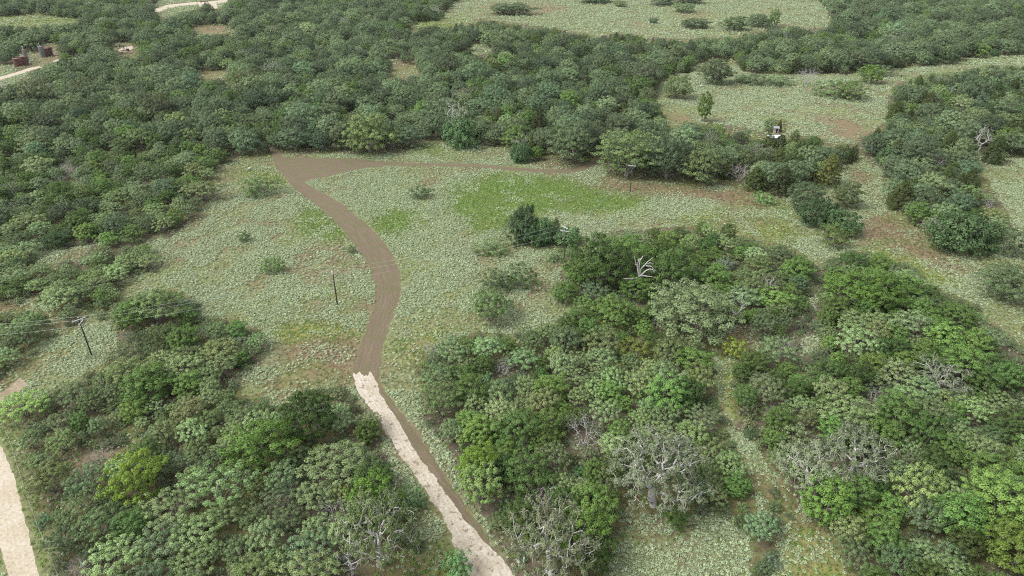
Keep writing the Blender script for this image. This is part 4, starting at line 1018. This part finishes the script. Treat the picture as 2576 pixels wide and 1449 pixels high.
for (y0, y1, step) in ((36, 150, 0.46), (150, 260, 0.48), (260, 430, 0.80), (430, 1100, 1.6)):
    for yy in np.arange(y0, y1, step * 40):
        band = np.arange(yy, min(yy + step * 40, y1), step)
        half = 0.80 * math.hypot(band[-1], CAM_H) + 6
        xs = np.arange(-half, half, step)
        X, Y = np.meshgrid(xs, band); X = X.ravel(); Y = Y.ravel()
        X = X + rng.uniform(-.5, .5, len(X)) * step; Y = Y + rng.uniform(-.5, .5, len(X)) * step
        wx_ = X + 9 * (fbm(X, Y, 8, 3) - .5); wy_ = Y + 12 * (fbm(X, Y, 8, 5) - .5)
        sx, sy = project(wx_, wy_, 0 * X); tx, ty = project(X + 2 * (fbm(X, Y, 9, 3) - .5), Y + 2 * (fbm(X, Y, 9, 5) - .5), 0 * X)
        ok = (sy > -60) & (sy < 1700) & (sx > -150) & (sx < 2730)
        X, Y, sx, sy, tx, ty = X[ok], Y[ok], sx[ok], sy[ok], tx[ok], ty[ok]
        if not len(X): continue
        op = look(OPEN, tx, ty); g_ = look(GREEN, sx, sy); yl = look(YELLOW, sx, sy); br = look(BARE, sx, sy)
        road = in_strips(X, Y, 0.1)
        patch = fbm(X, Y, 7, 91, 4)
        big = fbm(X, Y, 26, 95, 3); pq = np.clip((patch + 0.55 * (big - 0.5) - 0.40) / 0.15, 0, 1); base = 0.20 + 0.72 * pq * pq * (3 - 2 * pq); base = np.where(ty < 120, base * 0.9, base); base = np.where((ty > 1285) & (tx > 1480) & (tx < 1940), np.maximum(base, 0.85), base)
        den = np.where(op, base, 0.10)
        gfv, yfv, bfv = look(GREENF, sx, sy), look(YELLOWF, sx, sy), look(BAREF, sx, sy)
        hit = lambda f, k_: rng.uniform(0, 1, len(X)) < np.clip(f * 1.25, 0, 1) * np.where(patch > k_, 0.55, 0.96)
        g_ = hit(gfv, 0.60); yl = hit(yfv, 0.56); br = hit(bfv, 0.60)
        den = np.where((br & op) | g_, 0.0, np.where(yl, 0.10, den))
        verge = (tx < 0.318 * (ty - 1000) + 6) & (ty > 1000)
        den = np.where(verge, 0.04, den)
        den = np.where(road, 0, den)
        u = rng.uniform(0, 1, len(X))
        k = u < den
        s = rng.uniform(.65, 1.25, len(X)) * (step / 0.46) ** 0.8 * 0.80
        cp.append(np.stack([X[k], Y[k], 0 * X[k]], 1)); cs.append(s[k])
        hd = np.where(verge, 0.30, np.where(g_, 0.85, np.where(yl, 0.45, np.where(op, 0.07, 0.16)))) * (~road)
        k2 = (~k) & (rng.uniform(0, 1, len(X)) < hd)
        hp.append(np.stack([X[k2], Y[k2], 0 * X[k2]], 1)); hs_.append(s[k2])
        if y1 <= 260:
            gd = np.where(br | yl | verge, 0.45, np.where(op, 0.25, 0.2)) * np.where(road, 0.0, 1)
            k3 = (~k) & (~k2) & (rng.uniform(0, 1, len(X)) < gd)
            gp.append(np.stack([X[k3], Y[k3], 0 * X[k3]], 1)); gs.append(s[k3])
def spread(name, P, S, forms, label, cat):
    P = np.concatenate(P); S = np.concatenate(S); n = len(P)
    scatter(name, P, np.stack([S, S, S * rng.uniform(.75, 1.25, n)], 1), np.stack([rng.normal(0, .12, n), rng.normal(0, .12, n), rng.uniform(0, 6.283, n)], 1), rng.integers(0, len(forms), n), forms, label, cat)
    print(name, n)
spread('croton_cover', cp, cs, croton_forms, 'silvery pale green croton weeds covering the open ground', 'ground cover')
spread('green_herbs', hp, hs_, herb_forms, 'bright green low herbs growing in patches between the croton', 'ground cover')
spread('dry_grass', gp, gs, grass_forms, 'tan dry grass tufts on the bare patches', 'grass')
print('plants', {k: (len(indiv[k]), len(stuff_pts[k])) for k in ORDER})

# ------------------------------------------------------------------ the fan-shaped dead tree, limb by limb
def fan_snag():
    g = G(1604, 736); r = empty('dead_tree', g)
    limbs = [[(800, 1560), (790, 1300), (795, 1100)], [(790, 1110), (720, 940), (700, 830), (640, 700), (590, 600), (550, 470), (500, 360)], [(770, 1080), (765, 900), (765, 700), (780, 560), (840, 480), (870, 410)],
             [(705, 850), (680, 620), (740, 430)], [(800, 1110), (840, 900), (960, 780), (1060, 730), (1200, 700), (1340, 760)], [(930, 800), (1060, 670), (1180, 610), (1300, 550)],
             [(810, 1150), (930, 1020), (1040, 900), (1150, 840), (1270, 850), (1340, 930)], [(1010, 760), (1220, 770), (1300, 850), (1420, 930)], [(850, 1140), (960, 1080), (1060, 1030)],
             [(870, 1130), (1100, 1100), (1270, 1070)], [(780, 1200), (640, 1180), (480, 1190), (300, 1130), (140, 1110)], [(780, 560), (700, 560), (690, 480)], [(640, 700), (560, 670)]]
    lean = [0, -.3, .2, -.5, .6, .9, -.6, -.2, -.8, -1.0, -1.2, .1, -.5]
    for k, pts in enumerate(limbs):
        P = []
        for q, (u, v) in enumerate(pts):
            t = q / (len(pts) - 1)
            P.append(((u - 800) / 161.0, lean[k] * t * 1.4 + (0.0 if k == 0 else lean[k] * 0.15), (1560 - v) / 161.0 / 0.86 + 1.6 - (1.9 if k == 0 and q == 0 else 0)))
        P = np.array(P); n = len(P)
        r0 = 0.26 if k == 0 else (0.19 if len(pts) > 4 else 0.13)
        rr = np.linspace(r0, r0 * (0.8 if k == 0 else 0.35), n)
        V, F = frusta(P[:-1], P[1:], rr[:-1], rr[1:], 6)
        nm = 'trunk' if k == 0 else 'limb'
        o = bpy.data.objects.new(nm, fast_mesh(nm, V, [F], [M['white_wood']], smooth=True)); COL.objects.link(o); o.parent = r
    tag(r, 'large bleached dead tree fanned out above the right thicket', 'dead tree', 'bleached dead trees')
fan_snag()

# ------------------------------------------------------------------ power line
M['pole'] = simple_mat('creosote_wood', (0.035, 0.028, 0.022), 0.8, var=0.4, scale=3)
M['arm'] = simple_mat('weathered_crossarm', (0.45, 0.445, 0.44), 0.7, var=0.15, scale=4)
M['wire'] = simple_mat('aluminium_wire', (0.55, 0.56, 0.56), 0.5, metal=0.3, var=0.1)
M['porcelain'] = simple_mat('grey_porcelain', (0.45, 0.45, 0.46), 0.35, var=0.1)
M['yellow'] = simple_mat('yellow_guy_guard', (0.62, 0.36, 0.08), 0.6, var=0.2)
ORDP = ['first', 'second', 'third', 'fourth']
POLES = []
def power_pole(px_, py_, h, arms, label, seed):
    g = G(px_, py_); r = empty('utility_pole', g)
    MB().tube((0, 0, -0.3), (0, 0, h), 0.17, 0.12, 10).build('pole', M['pole'], r)
    ends = []
    for (z, rz, ln) in arms:
        c, s_ = math.cos(rz), math.sin(rz)
        off = Vector((-s_, c, 0)) * -0.17
        a = MB().box((off.x, off.y, z), (ln, 0.12, 0.14), rz).build('crossarm', M['arm'], r)
        for t in (-1, 1):
            p = Vector((c * t * (ln / 2 - 0.12) + off.x, s_ * t * (ln / 2 - 0.12) + off.y, z + 0.07))
            MB().lathe(p, [(0.04, 0.0), (0.08, 0.05), (0.05, 0.09), (0.09, 0.14), (0.05, 0.20), (0.02, 0.24)], 8).build('insulator', M['porcelain'], r)
            MB().tube((0, 0, z - 0.55), (p.x * 0.55, p.y * 0.55, z - 0.07), 0.025, n=5).build('brace', M['arm'], r)
            ends.append(g + p + Vector((0, 0, 0.24)))
    MB().lathe((0, 0, h), [(0.12, 0.0), (0.10, 0.05), (0.03, 0.08)], 10).build('pole_cap', M['arm'], r)
    neutral = g + Vector((0, -0.17, h - 2.0))
    MB().lathe((0, -0.17, h - 2.04), [(0.05, 0), (0.07, 0.04), (0.05, 0.08)], 8).build('neutral_clamp', M['porcelain'], r)
    tag(r, label, 'utility pole', 'poles of the power line')
    POLES.append((g, ends, neutral, h))
power_pole(-420, 900, 9.2, [(9.0, R(80), 2.5)], 'pole beyond the left edge', 0) if False else None
power_pole(231, 895, 9.4, [(9.0, R(51), 2.7), (8.2, R(97), 2.0)], 'dark utility pole with two crossarms beside the left brush', 1)
power_pole(849, 769, 9.0, [(8.8, R(-73), 2.4)], 'dark utility pole with one crossarm end-on in the left meadow', 2)
power_pole(1419, 650, 9.4, [(9.15, R(-54), 2.4), (8.1, R(-20), 2.5)], 'dark utility pole with two pale crossarms beside the vine mound', 3)
power_pole(1585, 482, 9.2, [(9.0, R(-20), 2.5)], 'dark utility pole with one crossarm in front of the large oak', 4)
def wire(p, q, sag, label, rad=0.013, n=24):
    P = np.array([list(p.lerp(q, t) - Vector((0, 0, 4 * sag * t * (1 - t)))) for t in np.linspace(0, 1, n)])
    V, F = frusta(P[:-1], P[1:], np.full(n - 1, rad), np.full(n - 1, rad), 4)
    c = P[0].copy()
    me = fast_mesh('power_line', V - c, [F], [M['wire']])
    o = bpy.data.objects.new('power_line', me); o.location = c; COL.objects.link(o)
    tag(o, label, 'wire', 'wires of the power line')
def lr(e): return sorted(e, key=lambda v: v.x)
p1, p2, p3, p4 = POLES
off = Vector((-62, -9, 0))
for a_, b_, nm in ((p1, p2, 'leftmost and meadow'), (p2, p3, 'meadow and vine mound'), (p3, p4, 'vine mound and large oak')):
    ea = a_[1][-2:] if a_ is p3 else a_[1][:2]
    eb = b_[1][:2]
    # join ends on the same side of the line
    d = (b_[0] - a_[0]).normalized(); side = Vector((-d.y, d.x, 0))
    ea = sorted(ea, key=lambda v: (v - a_[0]).dot(side)); eb = sorted(eb, key=lambda v: (v - b_[0]).dot(side))
    wire(ea[1], eb[1], 0.9, 'far upper wire between the %s poles' % nm)
    wire(ea[0], eb[0], 0.9, 'near upper wire between the %s poles' % nm)
    wire(a_[2], b_[2], 1.0, 'lower neutral wire between the %s poles' % nm)
e1 = lr(p1[1][:2])
wire(e1[0], e1[0] + off, 0.8, 'near upper wire running from the leftmost pole off the left edge')
wire(e1[1], e1[1] + off, 0.8, 'far upper wire running from the leftmost pole off the left edge')
wire(p1[2], p1[2] + off, 0.9, 'lower neutral wire running from the leftmost pole off the left edge')
def guy(pole, px_, py_, z, label):
    g = G(px_, py_); top = pole[0] + Vector((0, 0, z))
    r = empty('guy_wire', g); d = top - g
    V, F = frusta([(0, 0, 0)], [tuple(d)], [0.012], [0.012], 4)
    c = bpy.data.objects.new('cable', fast_mesh('cable', V, [F], [M['wire']])); COL.objects.link(c); c.parent = r
    u = d.normalized()
    MB().tube(u * 0.15, u * 2.5, 0.05, 0.045, 8).build('guard', M['yellow'], r)
    MB().tube((0, 0, -0.2), u * 0.2, 0.02, n=6).build('anchor_rod', M['pole'], r)
    tag(r, label, 'guy wire')
guy(p1, 280, 891, 8.0, 'guy wire with an orange-yellow guard right of the leftmost pole')
guy(p1, 156, 903, 8.0, 'guy wire with a yellow guard left of the leftmost pole')
guy(p4, 1597, 472, 7.5, 'guy wire with a short yellow guard behind the pole before the large oak')

# ------------------------------------------------------------------ roadside fence
M['post'] = simple_mat('weathered_steel_post', (0.28, 0.26, 0.23), 0.7, var=0.3)
line = resample(np.stack(ground(*np.array([(-40, 960), (0, 1046), (30, 1120), (58, 1214), (98, 1330), (140, 1431), (190, 1560), (240, 1700)], float).T), 1), 160)
dd = np.concatenate([[0], np.cumsum(np.linalg.norm(np.diff(line, axis=0), axis=1))])
fence = empty('wire_fence', (line[0][0], line[0][1], 0))
ks = np.arange(0, dd[-1], 3.6); PX = np.interp(ks, dd, line[:, 0]) - line[0][0]; PY = np.interp(ks, dd, line[:, 1]) - line[0][1]
pm = None
for x_, y_ in zip(PX, PY):
    if pm is None:
        o = MB().tube((0, 0, -0.2), (0, 0, 1.35), 0.05, 0.045, 6).build('post', M['post'], fence); pm = o.data
    else:
        o = bpy.data.objects.new('post', pm); COL.objects.link(o); o.parent = fence
    o.location = (x_, y_, 0)
for z_ in (0.4, 0.7, 1.0, 1.28):
    P = np.stack([PX, PY, np.full(len(PX), z_)], 1)
    V, F = frusta(P[:-1], P[1:], np.full(len(P) - 1, 0.007), np.full(len(P) - 1, 0.007), 3)
    o = bpy.data.objects.new('wire_strand', fast_mesh('wire_strand', V, [F], [M['post']])); COL.objects.link(o); o.parent = fence
tag(fence, 'barbed wire fence on thin posts along the road at the lower left', 'fence')

# ------------------------------------------------------------------ oil field: tanks and pumps
M['rust'] = simple_mat('rusty_steel', (0.120, 0.048, 0.034), 0.85, scale=1.3, col2=(0.058, 0.028, 0.023))
M['rust_light'] = simple_mat('rusty_roof_steel', (0.16, 0.075, 0.055), 0.85, scale=2, col2=(0.10, 0.05, 0.04))
M['tank_grey'] = simple_mat('grey_painted_steel', (0.13, 0.135, 0.125), 0.7, scale=1.2, col2=(0.09, 0.09, 0.085))
M['pipe'] = simple_mat('pale_pipe', (0.60, 0.60, 0.58), 0.5, var=0.1)
M['painted_shade'] = simple_mat('painted_interior_shade', (0.012, 0.011, 0.010), 0.9, var=0.1)  # near-black colour standing in for shade inside the blind
def tank(px_, py_, rad, h, wall, roof, label, pipe=0.0, stairs=False, name='storage_tank'):
    g = G(px_, py_); r = empty(name, g)
    prof = [(rad, 0)]
    for k in range(1, 4):
        z = h * k / 4; prof += [(rad, z - 0.05), (rad + 0.03, z - 0.04), (rad + 0.03, z + 0.04), (rad, z + 0.05)]
    MB().lathe((0, 0, 0), prof + [(rad, h)], 28).build('shell', wall, r)
    MB().lathe((0, 0, h + 0.002), [(rad + 0.06, 0), (rad + 0.06, 0.08), (0.3, 0.38), (0.05, 0.40)], 28).build('roof', roof, r)
    MB().lathe((rad * .55, 0, h + 0.2), [(0.3, 0), (0.3, 0.25), (0.1, 0.3)], 12).build('hatch', wall, r)
    if pipe:
        p = MB(); p.tube((-rad * .3, 0, h + 0.1), (-rad * .3, 0, h + pipe), 0.09, n=8); p.tube((-rad * .3, 0, h + pipe), (-rad * .3 + 0.5, 0, h + pipe + 0.05), 0.09, n=8)
        p.build('vent_pipe', M['pipe'], r)
    if stairs:
        s_ = MB()
        for t in (0, 0.5):
            s_.tube((rad + 0.9, -rad * .9 - t, 0), (-rad * .2, -rad * 1.02 - t, h), 0.06, n=6)
        for k in range(9):
            q = (k + .5) / 9; x = (rad + .9) * (1 - q) - rad * .2 * q; y = -rad * .9 * (1 - q) - rad * 1.02 * q
            s_.box((x, y - .25, h * q), (0.25, 0.5, 0.04))
        s_.build('stairs', M['rust_light'], r)
    tag(r, label, 'tank', 'tanks of the oil lease' if name == 'storage_tank' else None)
tank(47, 167, 2.0, 4.6, M['rust'], M['rust_light'], 'rusty round tank leftmost by the pale drive')
tank(64, 163, 2.0, 4.9, M['rust'], M['rust_light'], 'rusty round tank with stairs second from the left edge', stairs=True)
tank(70, 158, 1.1, 7.6, M['tank_grey'], M['rust_light'], 'tall narrow grey vessel behind the two left rusty tanks', pipe=2.0, name='separator_tower')
tank(110, 144, 1.6, 6.6, M['tank_grey'], M['tank_grey'], 'tall grey tank with a vent pipe left of the far rusty pair', pipe=2.0)
tank(119, 142, 1.7, 4.8, M['rust'], M['rust_light'], 'rusty tank, nearer of the far pair', stairs=True)
tank(126, 140, 2.0, 5.2, M['rust'], M['rust_light'], 'rusty tank, farther and wider of the far pair')
M['pump'] = simple_mat('dark_rusty_pump_steel', (0.075, 0.05, 0.042), 0.8, scale=3)
def pump(px_, py_, L_, rz, label):
    r = empty('pump_jack', G(px_, py_), rz); k = L_ / 5.0
    MB().box((0.4 * k, 0, 0.15), (6.0 * k, 1.4 * k, 0.3)).build('base_skid', M['pump'], r)
    a = MB()
    for sy_ in (-.7, .7):
        a.tube((-1.2 * k, sy_ * k, 0.3), (-0.4 * k, sy_ * .15, 3.6 * k), 0.14 * k, 0.10 * k, 6)
        a.tube((0.6 * k, sy_ * k, 0.3), (-0.4 * k, sy_ * .15, 3.6 * k), 0.14 * k, 0.10 * k, 6)
    a.tube((-.8 * k, -.45 * k, 1.9 * k), (-.8 * k, .45 * k, 1.9 * k), 0.07 * k, n=6)
    a.build('samson_post', M['pump'], r)
    MB().add([(x, y, z) for x, z0, z1 in ((-3.0 * k, 3.62 * k, 3.95 * k), (-.4 * k, 3.6 * k, 4.15 * k), (2.4 * k, 3.45 * k, 3.8 * k)) for y in (-.16 * k, .16 * k) for z in (z0, z1)],
             [(0, 1, 5, 4), (4, 5, 9, 8), (2, 6, 7, 3), (6, 10, 11, 7), (1, 3, 7, 5), (5, 7, 11, 9), (0, 4, 6, 2), (4, 8, 10, 6), (0, 2, 3, 1), (8, 9, 11, 10)]).build('walking_beam', M['pump'], r)
    hpts = [(-3.0, 4.3), (-3.35, 4.2), (-3.6, 3.7), (-3.62, 3.1), (-3.4, 2.75), (-3.0, 3.4)]
    n = len(hpts)
    MB().add([(x * k, y * k, z * k) for y in (-.2, .2) for x, z in hpts], [tuple(range(n)), tuple(range(n, 2 * n))[::-1]] + [(i, i + n, (i + 1) % n + n, (i + 1) % n) for i in range(n)]).build('horse_head', M['pump'], r)
    MB().tube((-3.55 * k, 0, 0.2), (-3.55 * k, 0, 3.0 * k), 0.05 * k, n=6).build('polished_rod', M['pump'], r)
    MB().lathe((-3.55 * k, 0, 0), [(0.25 * k, 0), (0.25 * k, 0.5 * k), (0.12 * k, 0.6 * k), (0.12 * k, 1.0 * k)], 10).build('wellhead', M['rust'], r)
    MB().box((2.0 * k, 0, 1.0 * k), (1.1 * k, 0.8 * k, 1.4 * k)).build('gearbox', M['pump'], r)
    for sy_ in (-.62, .62):
        MB().box((2.5 * k, sy_ * k, 1.2 * k), (1.8 * k, 0.22 * k, 0.75 * k)).build('counterweight', M['pump'], r)
        MB().tube((1.6 * k, sy_ * k, 1.3 * k), (2.3 * k, sy_ * .4 * k, 3.6 * k), 0.06 * k, n=6).build('pitman_arm', M['pump'], r)
    MB().box((3.2 * k, 0, 0.7 * k), (0.7 * k, 0.7 * k, 0.8 * k)).build('motor', M['rust'], r)
    tag(r, label, 'pump jack', 'oil pump jacks')
pump(314, 128, 4.2, R(4), 'small dark pump jack on a pale pad in the left forest')
pump(519, 18, 6.5, R(-3), 'dark pump jack on the pale pad at the top left edge')
r_ = empty('utility_pole', G(525, 19)); MB().tube((0, 0, -.3), (0, 0, 9.5), 0.16, 0.11, 8).build('pole', M['pole'], r_); MB().box((0, -.16, 9.1), (1.4, .1, .12)).build('crossarm', M['pole'], r_)
tag(r_, 'thin dark pole beside the pump at the top left edge', 'utility pole', 'poles of the power line')
r_ = empty('flare_stack', G(497, 12)); MB().tube((0, 0, -.3), (0, 0, 5.5), 0.14, n=8).build('pipe', M['rust'], r_); MB().lathe((0, 0, 4.4), [(0.5, 0), (0.55, 0.1), (0.55, 1.0), (0.4, 1.1)], 12).build('drum', M['rust'], r_)
tag(r_, 'rusty stack with a drum left of the pump at the top edge', 'stack')

# ------------------------------------------------------------------ deer blind, shed, feeders, stump
M['plywood'] = simple_mat('weathered_plywood', (0.30, 0.26, 0.205), 0.85, scale=2, var=0.25)
M['tin'] = simple_mat('grey_tin', (0.24, 0.24, 0.25), 0.5, metal=0.2, scale=3, var=0.2)
M['white'] = simple_mat('white_painted_metal', (0.58, 0.59, 0.60), 0.5, var=0.08)
bl = empty('deer_blind', G(1949, 346), R(-14))
for x_ in (-.75, .75):
    for y_ in (-.75, .75): MB().tube((x_ * 1.1, y_ * 1.1, -.2), (x_, y_, 2.0), 0.07, n=6).build('leg', M['plywood'], bl)
MB().box((0, 0, 2.05), (1.9, 1.9, 0.1)).build('floor', M['plywood'], bl)
w_ = MB()
w_.box((0, .87, 3.1), (1.8, .06, 2.0)); w_.box((.87, 0, 3.1), (.06, 1.68, 2.0))
w_.box((-.87, 0, 2.75), (.06, 1.68, 1.3)); w_.box((-.87, 0, 3.9), (.06, 1.68, .4)); w_.box((-.87, -.55, 3.55), (.06, .58, .3)); w_.box((-.87, .55, 3.55), (.06, .58, .3))
w_.box((-.5, -.87, 3.1), (.8, .06, 2.0)); w_.box((.72, -.87, 3.1), (.36, .06, 2.0)); w_.box((.22, -.87, 4.0), (.64, .06, .2))
w_.build('wall', M['plywood'], bl)
MB().box((0.3, -.6, 3.0), (1.0, .04, 1.7)).build('doorway_shade_sheet', M['painted_shade'], bl)  # added black sheet behind the doorway: the blind's inner shade put into colour
MB().add([(-1.15, -1.3, 4.10), (1.15, -1.3, 4.10), (1.15, 1.15, 4.42), (-1.15, 1.15, 4.42), (-1.15, -1.3, 4.18), (1.15, -1.3, 4.18), (1.15, 1.15, 4.50), (-1.15, 1.15, 4.50)],
         [(3, 2, 1, 0), (4, 5, 6, 7), (0, 1, 5, 4), (1, 2, 6, 5), (2, 3, 7, 6), (3, 0, 4, 7)]).build('roof', M['tin'], bl)
ld = MB()
for x_ in (.05, .45): ld.tube((x_, -1.7, 0), (x_, -.95, 2.1), .03, n=5)
for k in range(6): ld.tube((.05, -1.7 + .125 * k + .06, .3 * k + .2), (.45, -1.7 + .125 * k + .06, .3 * k + .2), .025, n=5)
ld.build('ladder', M['plywood'], bl)
tag(bl, 'small box deer blind on legs with a tin roof at the upper meadow edge', 'deer blind')
sh = empty('shed', G(1946, 358), R(2))
w_ = MB(); w_.box((0, 0, 1.1), (5.0, 2.6, 2.2)); w_.build('wall', M['tin'], sh)
MB().add([(-2.8, -1.6, 2.20), (2.8, -1.6, 2.20), (2.8, 1.6, 2.40), (-2.8, 1.6, 2.40), (-2.8, -1.6, 2.28), (2.8, -1.6, 2.28), (2.8, 1.6, 2.48), (-2.8, 1.6, 2.48)],
         [(3, 2, 1, 0), (4, 5, 6, 7), (0, 1, 5, 4), (1, 2, 6, 5), (2, 3, 7, 6), (3, 0, 4, 7)]).build('roof', M['white'], sh)
MB().box((.6, -1.32, 1.0), (.9, .05, 1.9)).build('door', M['tin'], sh)
tag(sh, 'low white metal roof showing between junipers below the blind', 'shed')
def feeder(px_, py_, k, top, label):
    r = empty('animal_feeder', G(px_, py_))
    for a in (0.5, 2.6, 4.7): MB().tube((math.cos(a) * .6 * k, math.sin(a) * .6 * k, -.1), (math.cos(a) * .42 * k, math.sin(a) * .42 * k, .9 * k), .04, n=6).build('leg', M['pole'], r)
    MB().lathe((0, 0, .45 * k), [(.12 * k, 0), (.5 * k, .35 * k), (.52 * k, .7 * k), (.5 * k, 1.1 * k)], 16).build('barrel', top, r)
    MB().lathe((0, 0, 1.552 * k), [(.54 * k, 0), (.54 * k, .06 * k), (.1 * k, .14 * k)], 16).build('lid', M['white'], r)
    tag(r, label, 'feeder', 'feeders on the grass')
feeder(629, 431, .8, M['tin'], 'small grey and white feeder at the corner of the meadow')
feeder(1763, 220, .8, M['white'], 'small white feeder at the edge of the upper meadow')
st = empty('stump', G(2266, 195)); MB().lathe((0, 0, -.1), [(.36, 0), (.28, .35), (.24, .9), (.26, 1.2), (.12, 1.35)], 9).build('trunk', M['pole'], st); MB().tube((.15, 0, .7), (.42, .1, 1.15), .08, .04, 6).build('branch_stub', M['pole'], st)
tag(st, 'short dark stump on the upper meadow by the right wood', 'stump')

# ------------------------------------------------------------------ thin haze over the whole land
hm = bpy.data.materials.new('thin_haze'); N, L = nodes_of(hm)
for n in list(N): N.remove(n)
ho = N.new('ShaderNodeOutputMaterial'); pv = N.new('ShaderNodeVolumePrincipled')
pv.inputs['Color'].default_value = (0.90, 0.95, 1.0, 1); pv.inputs['Density'].default_value = 0.000022; pv.inputs['Anisotropy'].default_value = 0.2
L.new(pv.outputs[0], ho.inputs['Volume'])
hz = MB().box((0, 2250, 41.5), (8600, 8300, 86)).build('haze', hm)
tag(hz, 'thin pale haze in the air over the brushland', 'haze', kind='stuff')
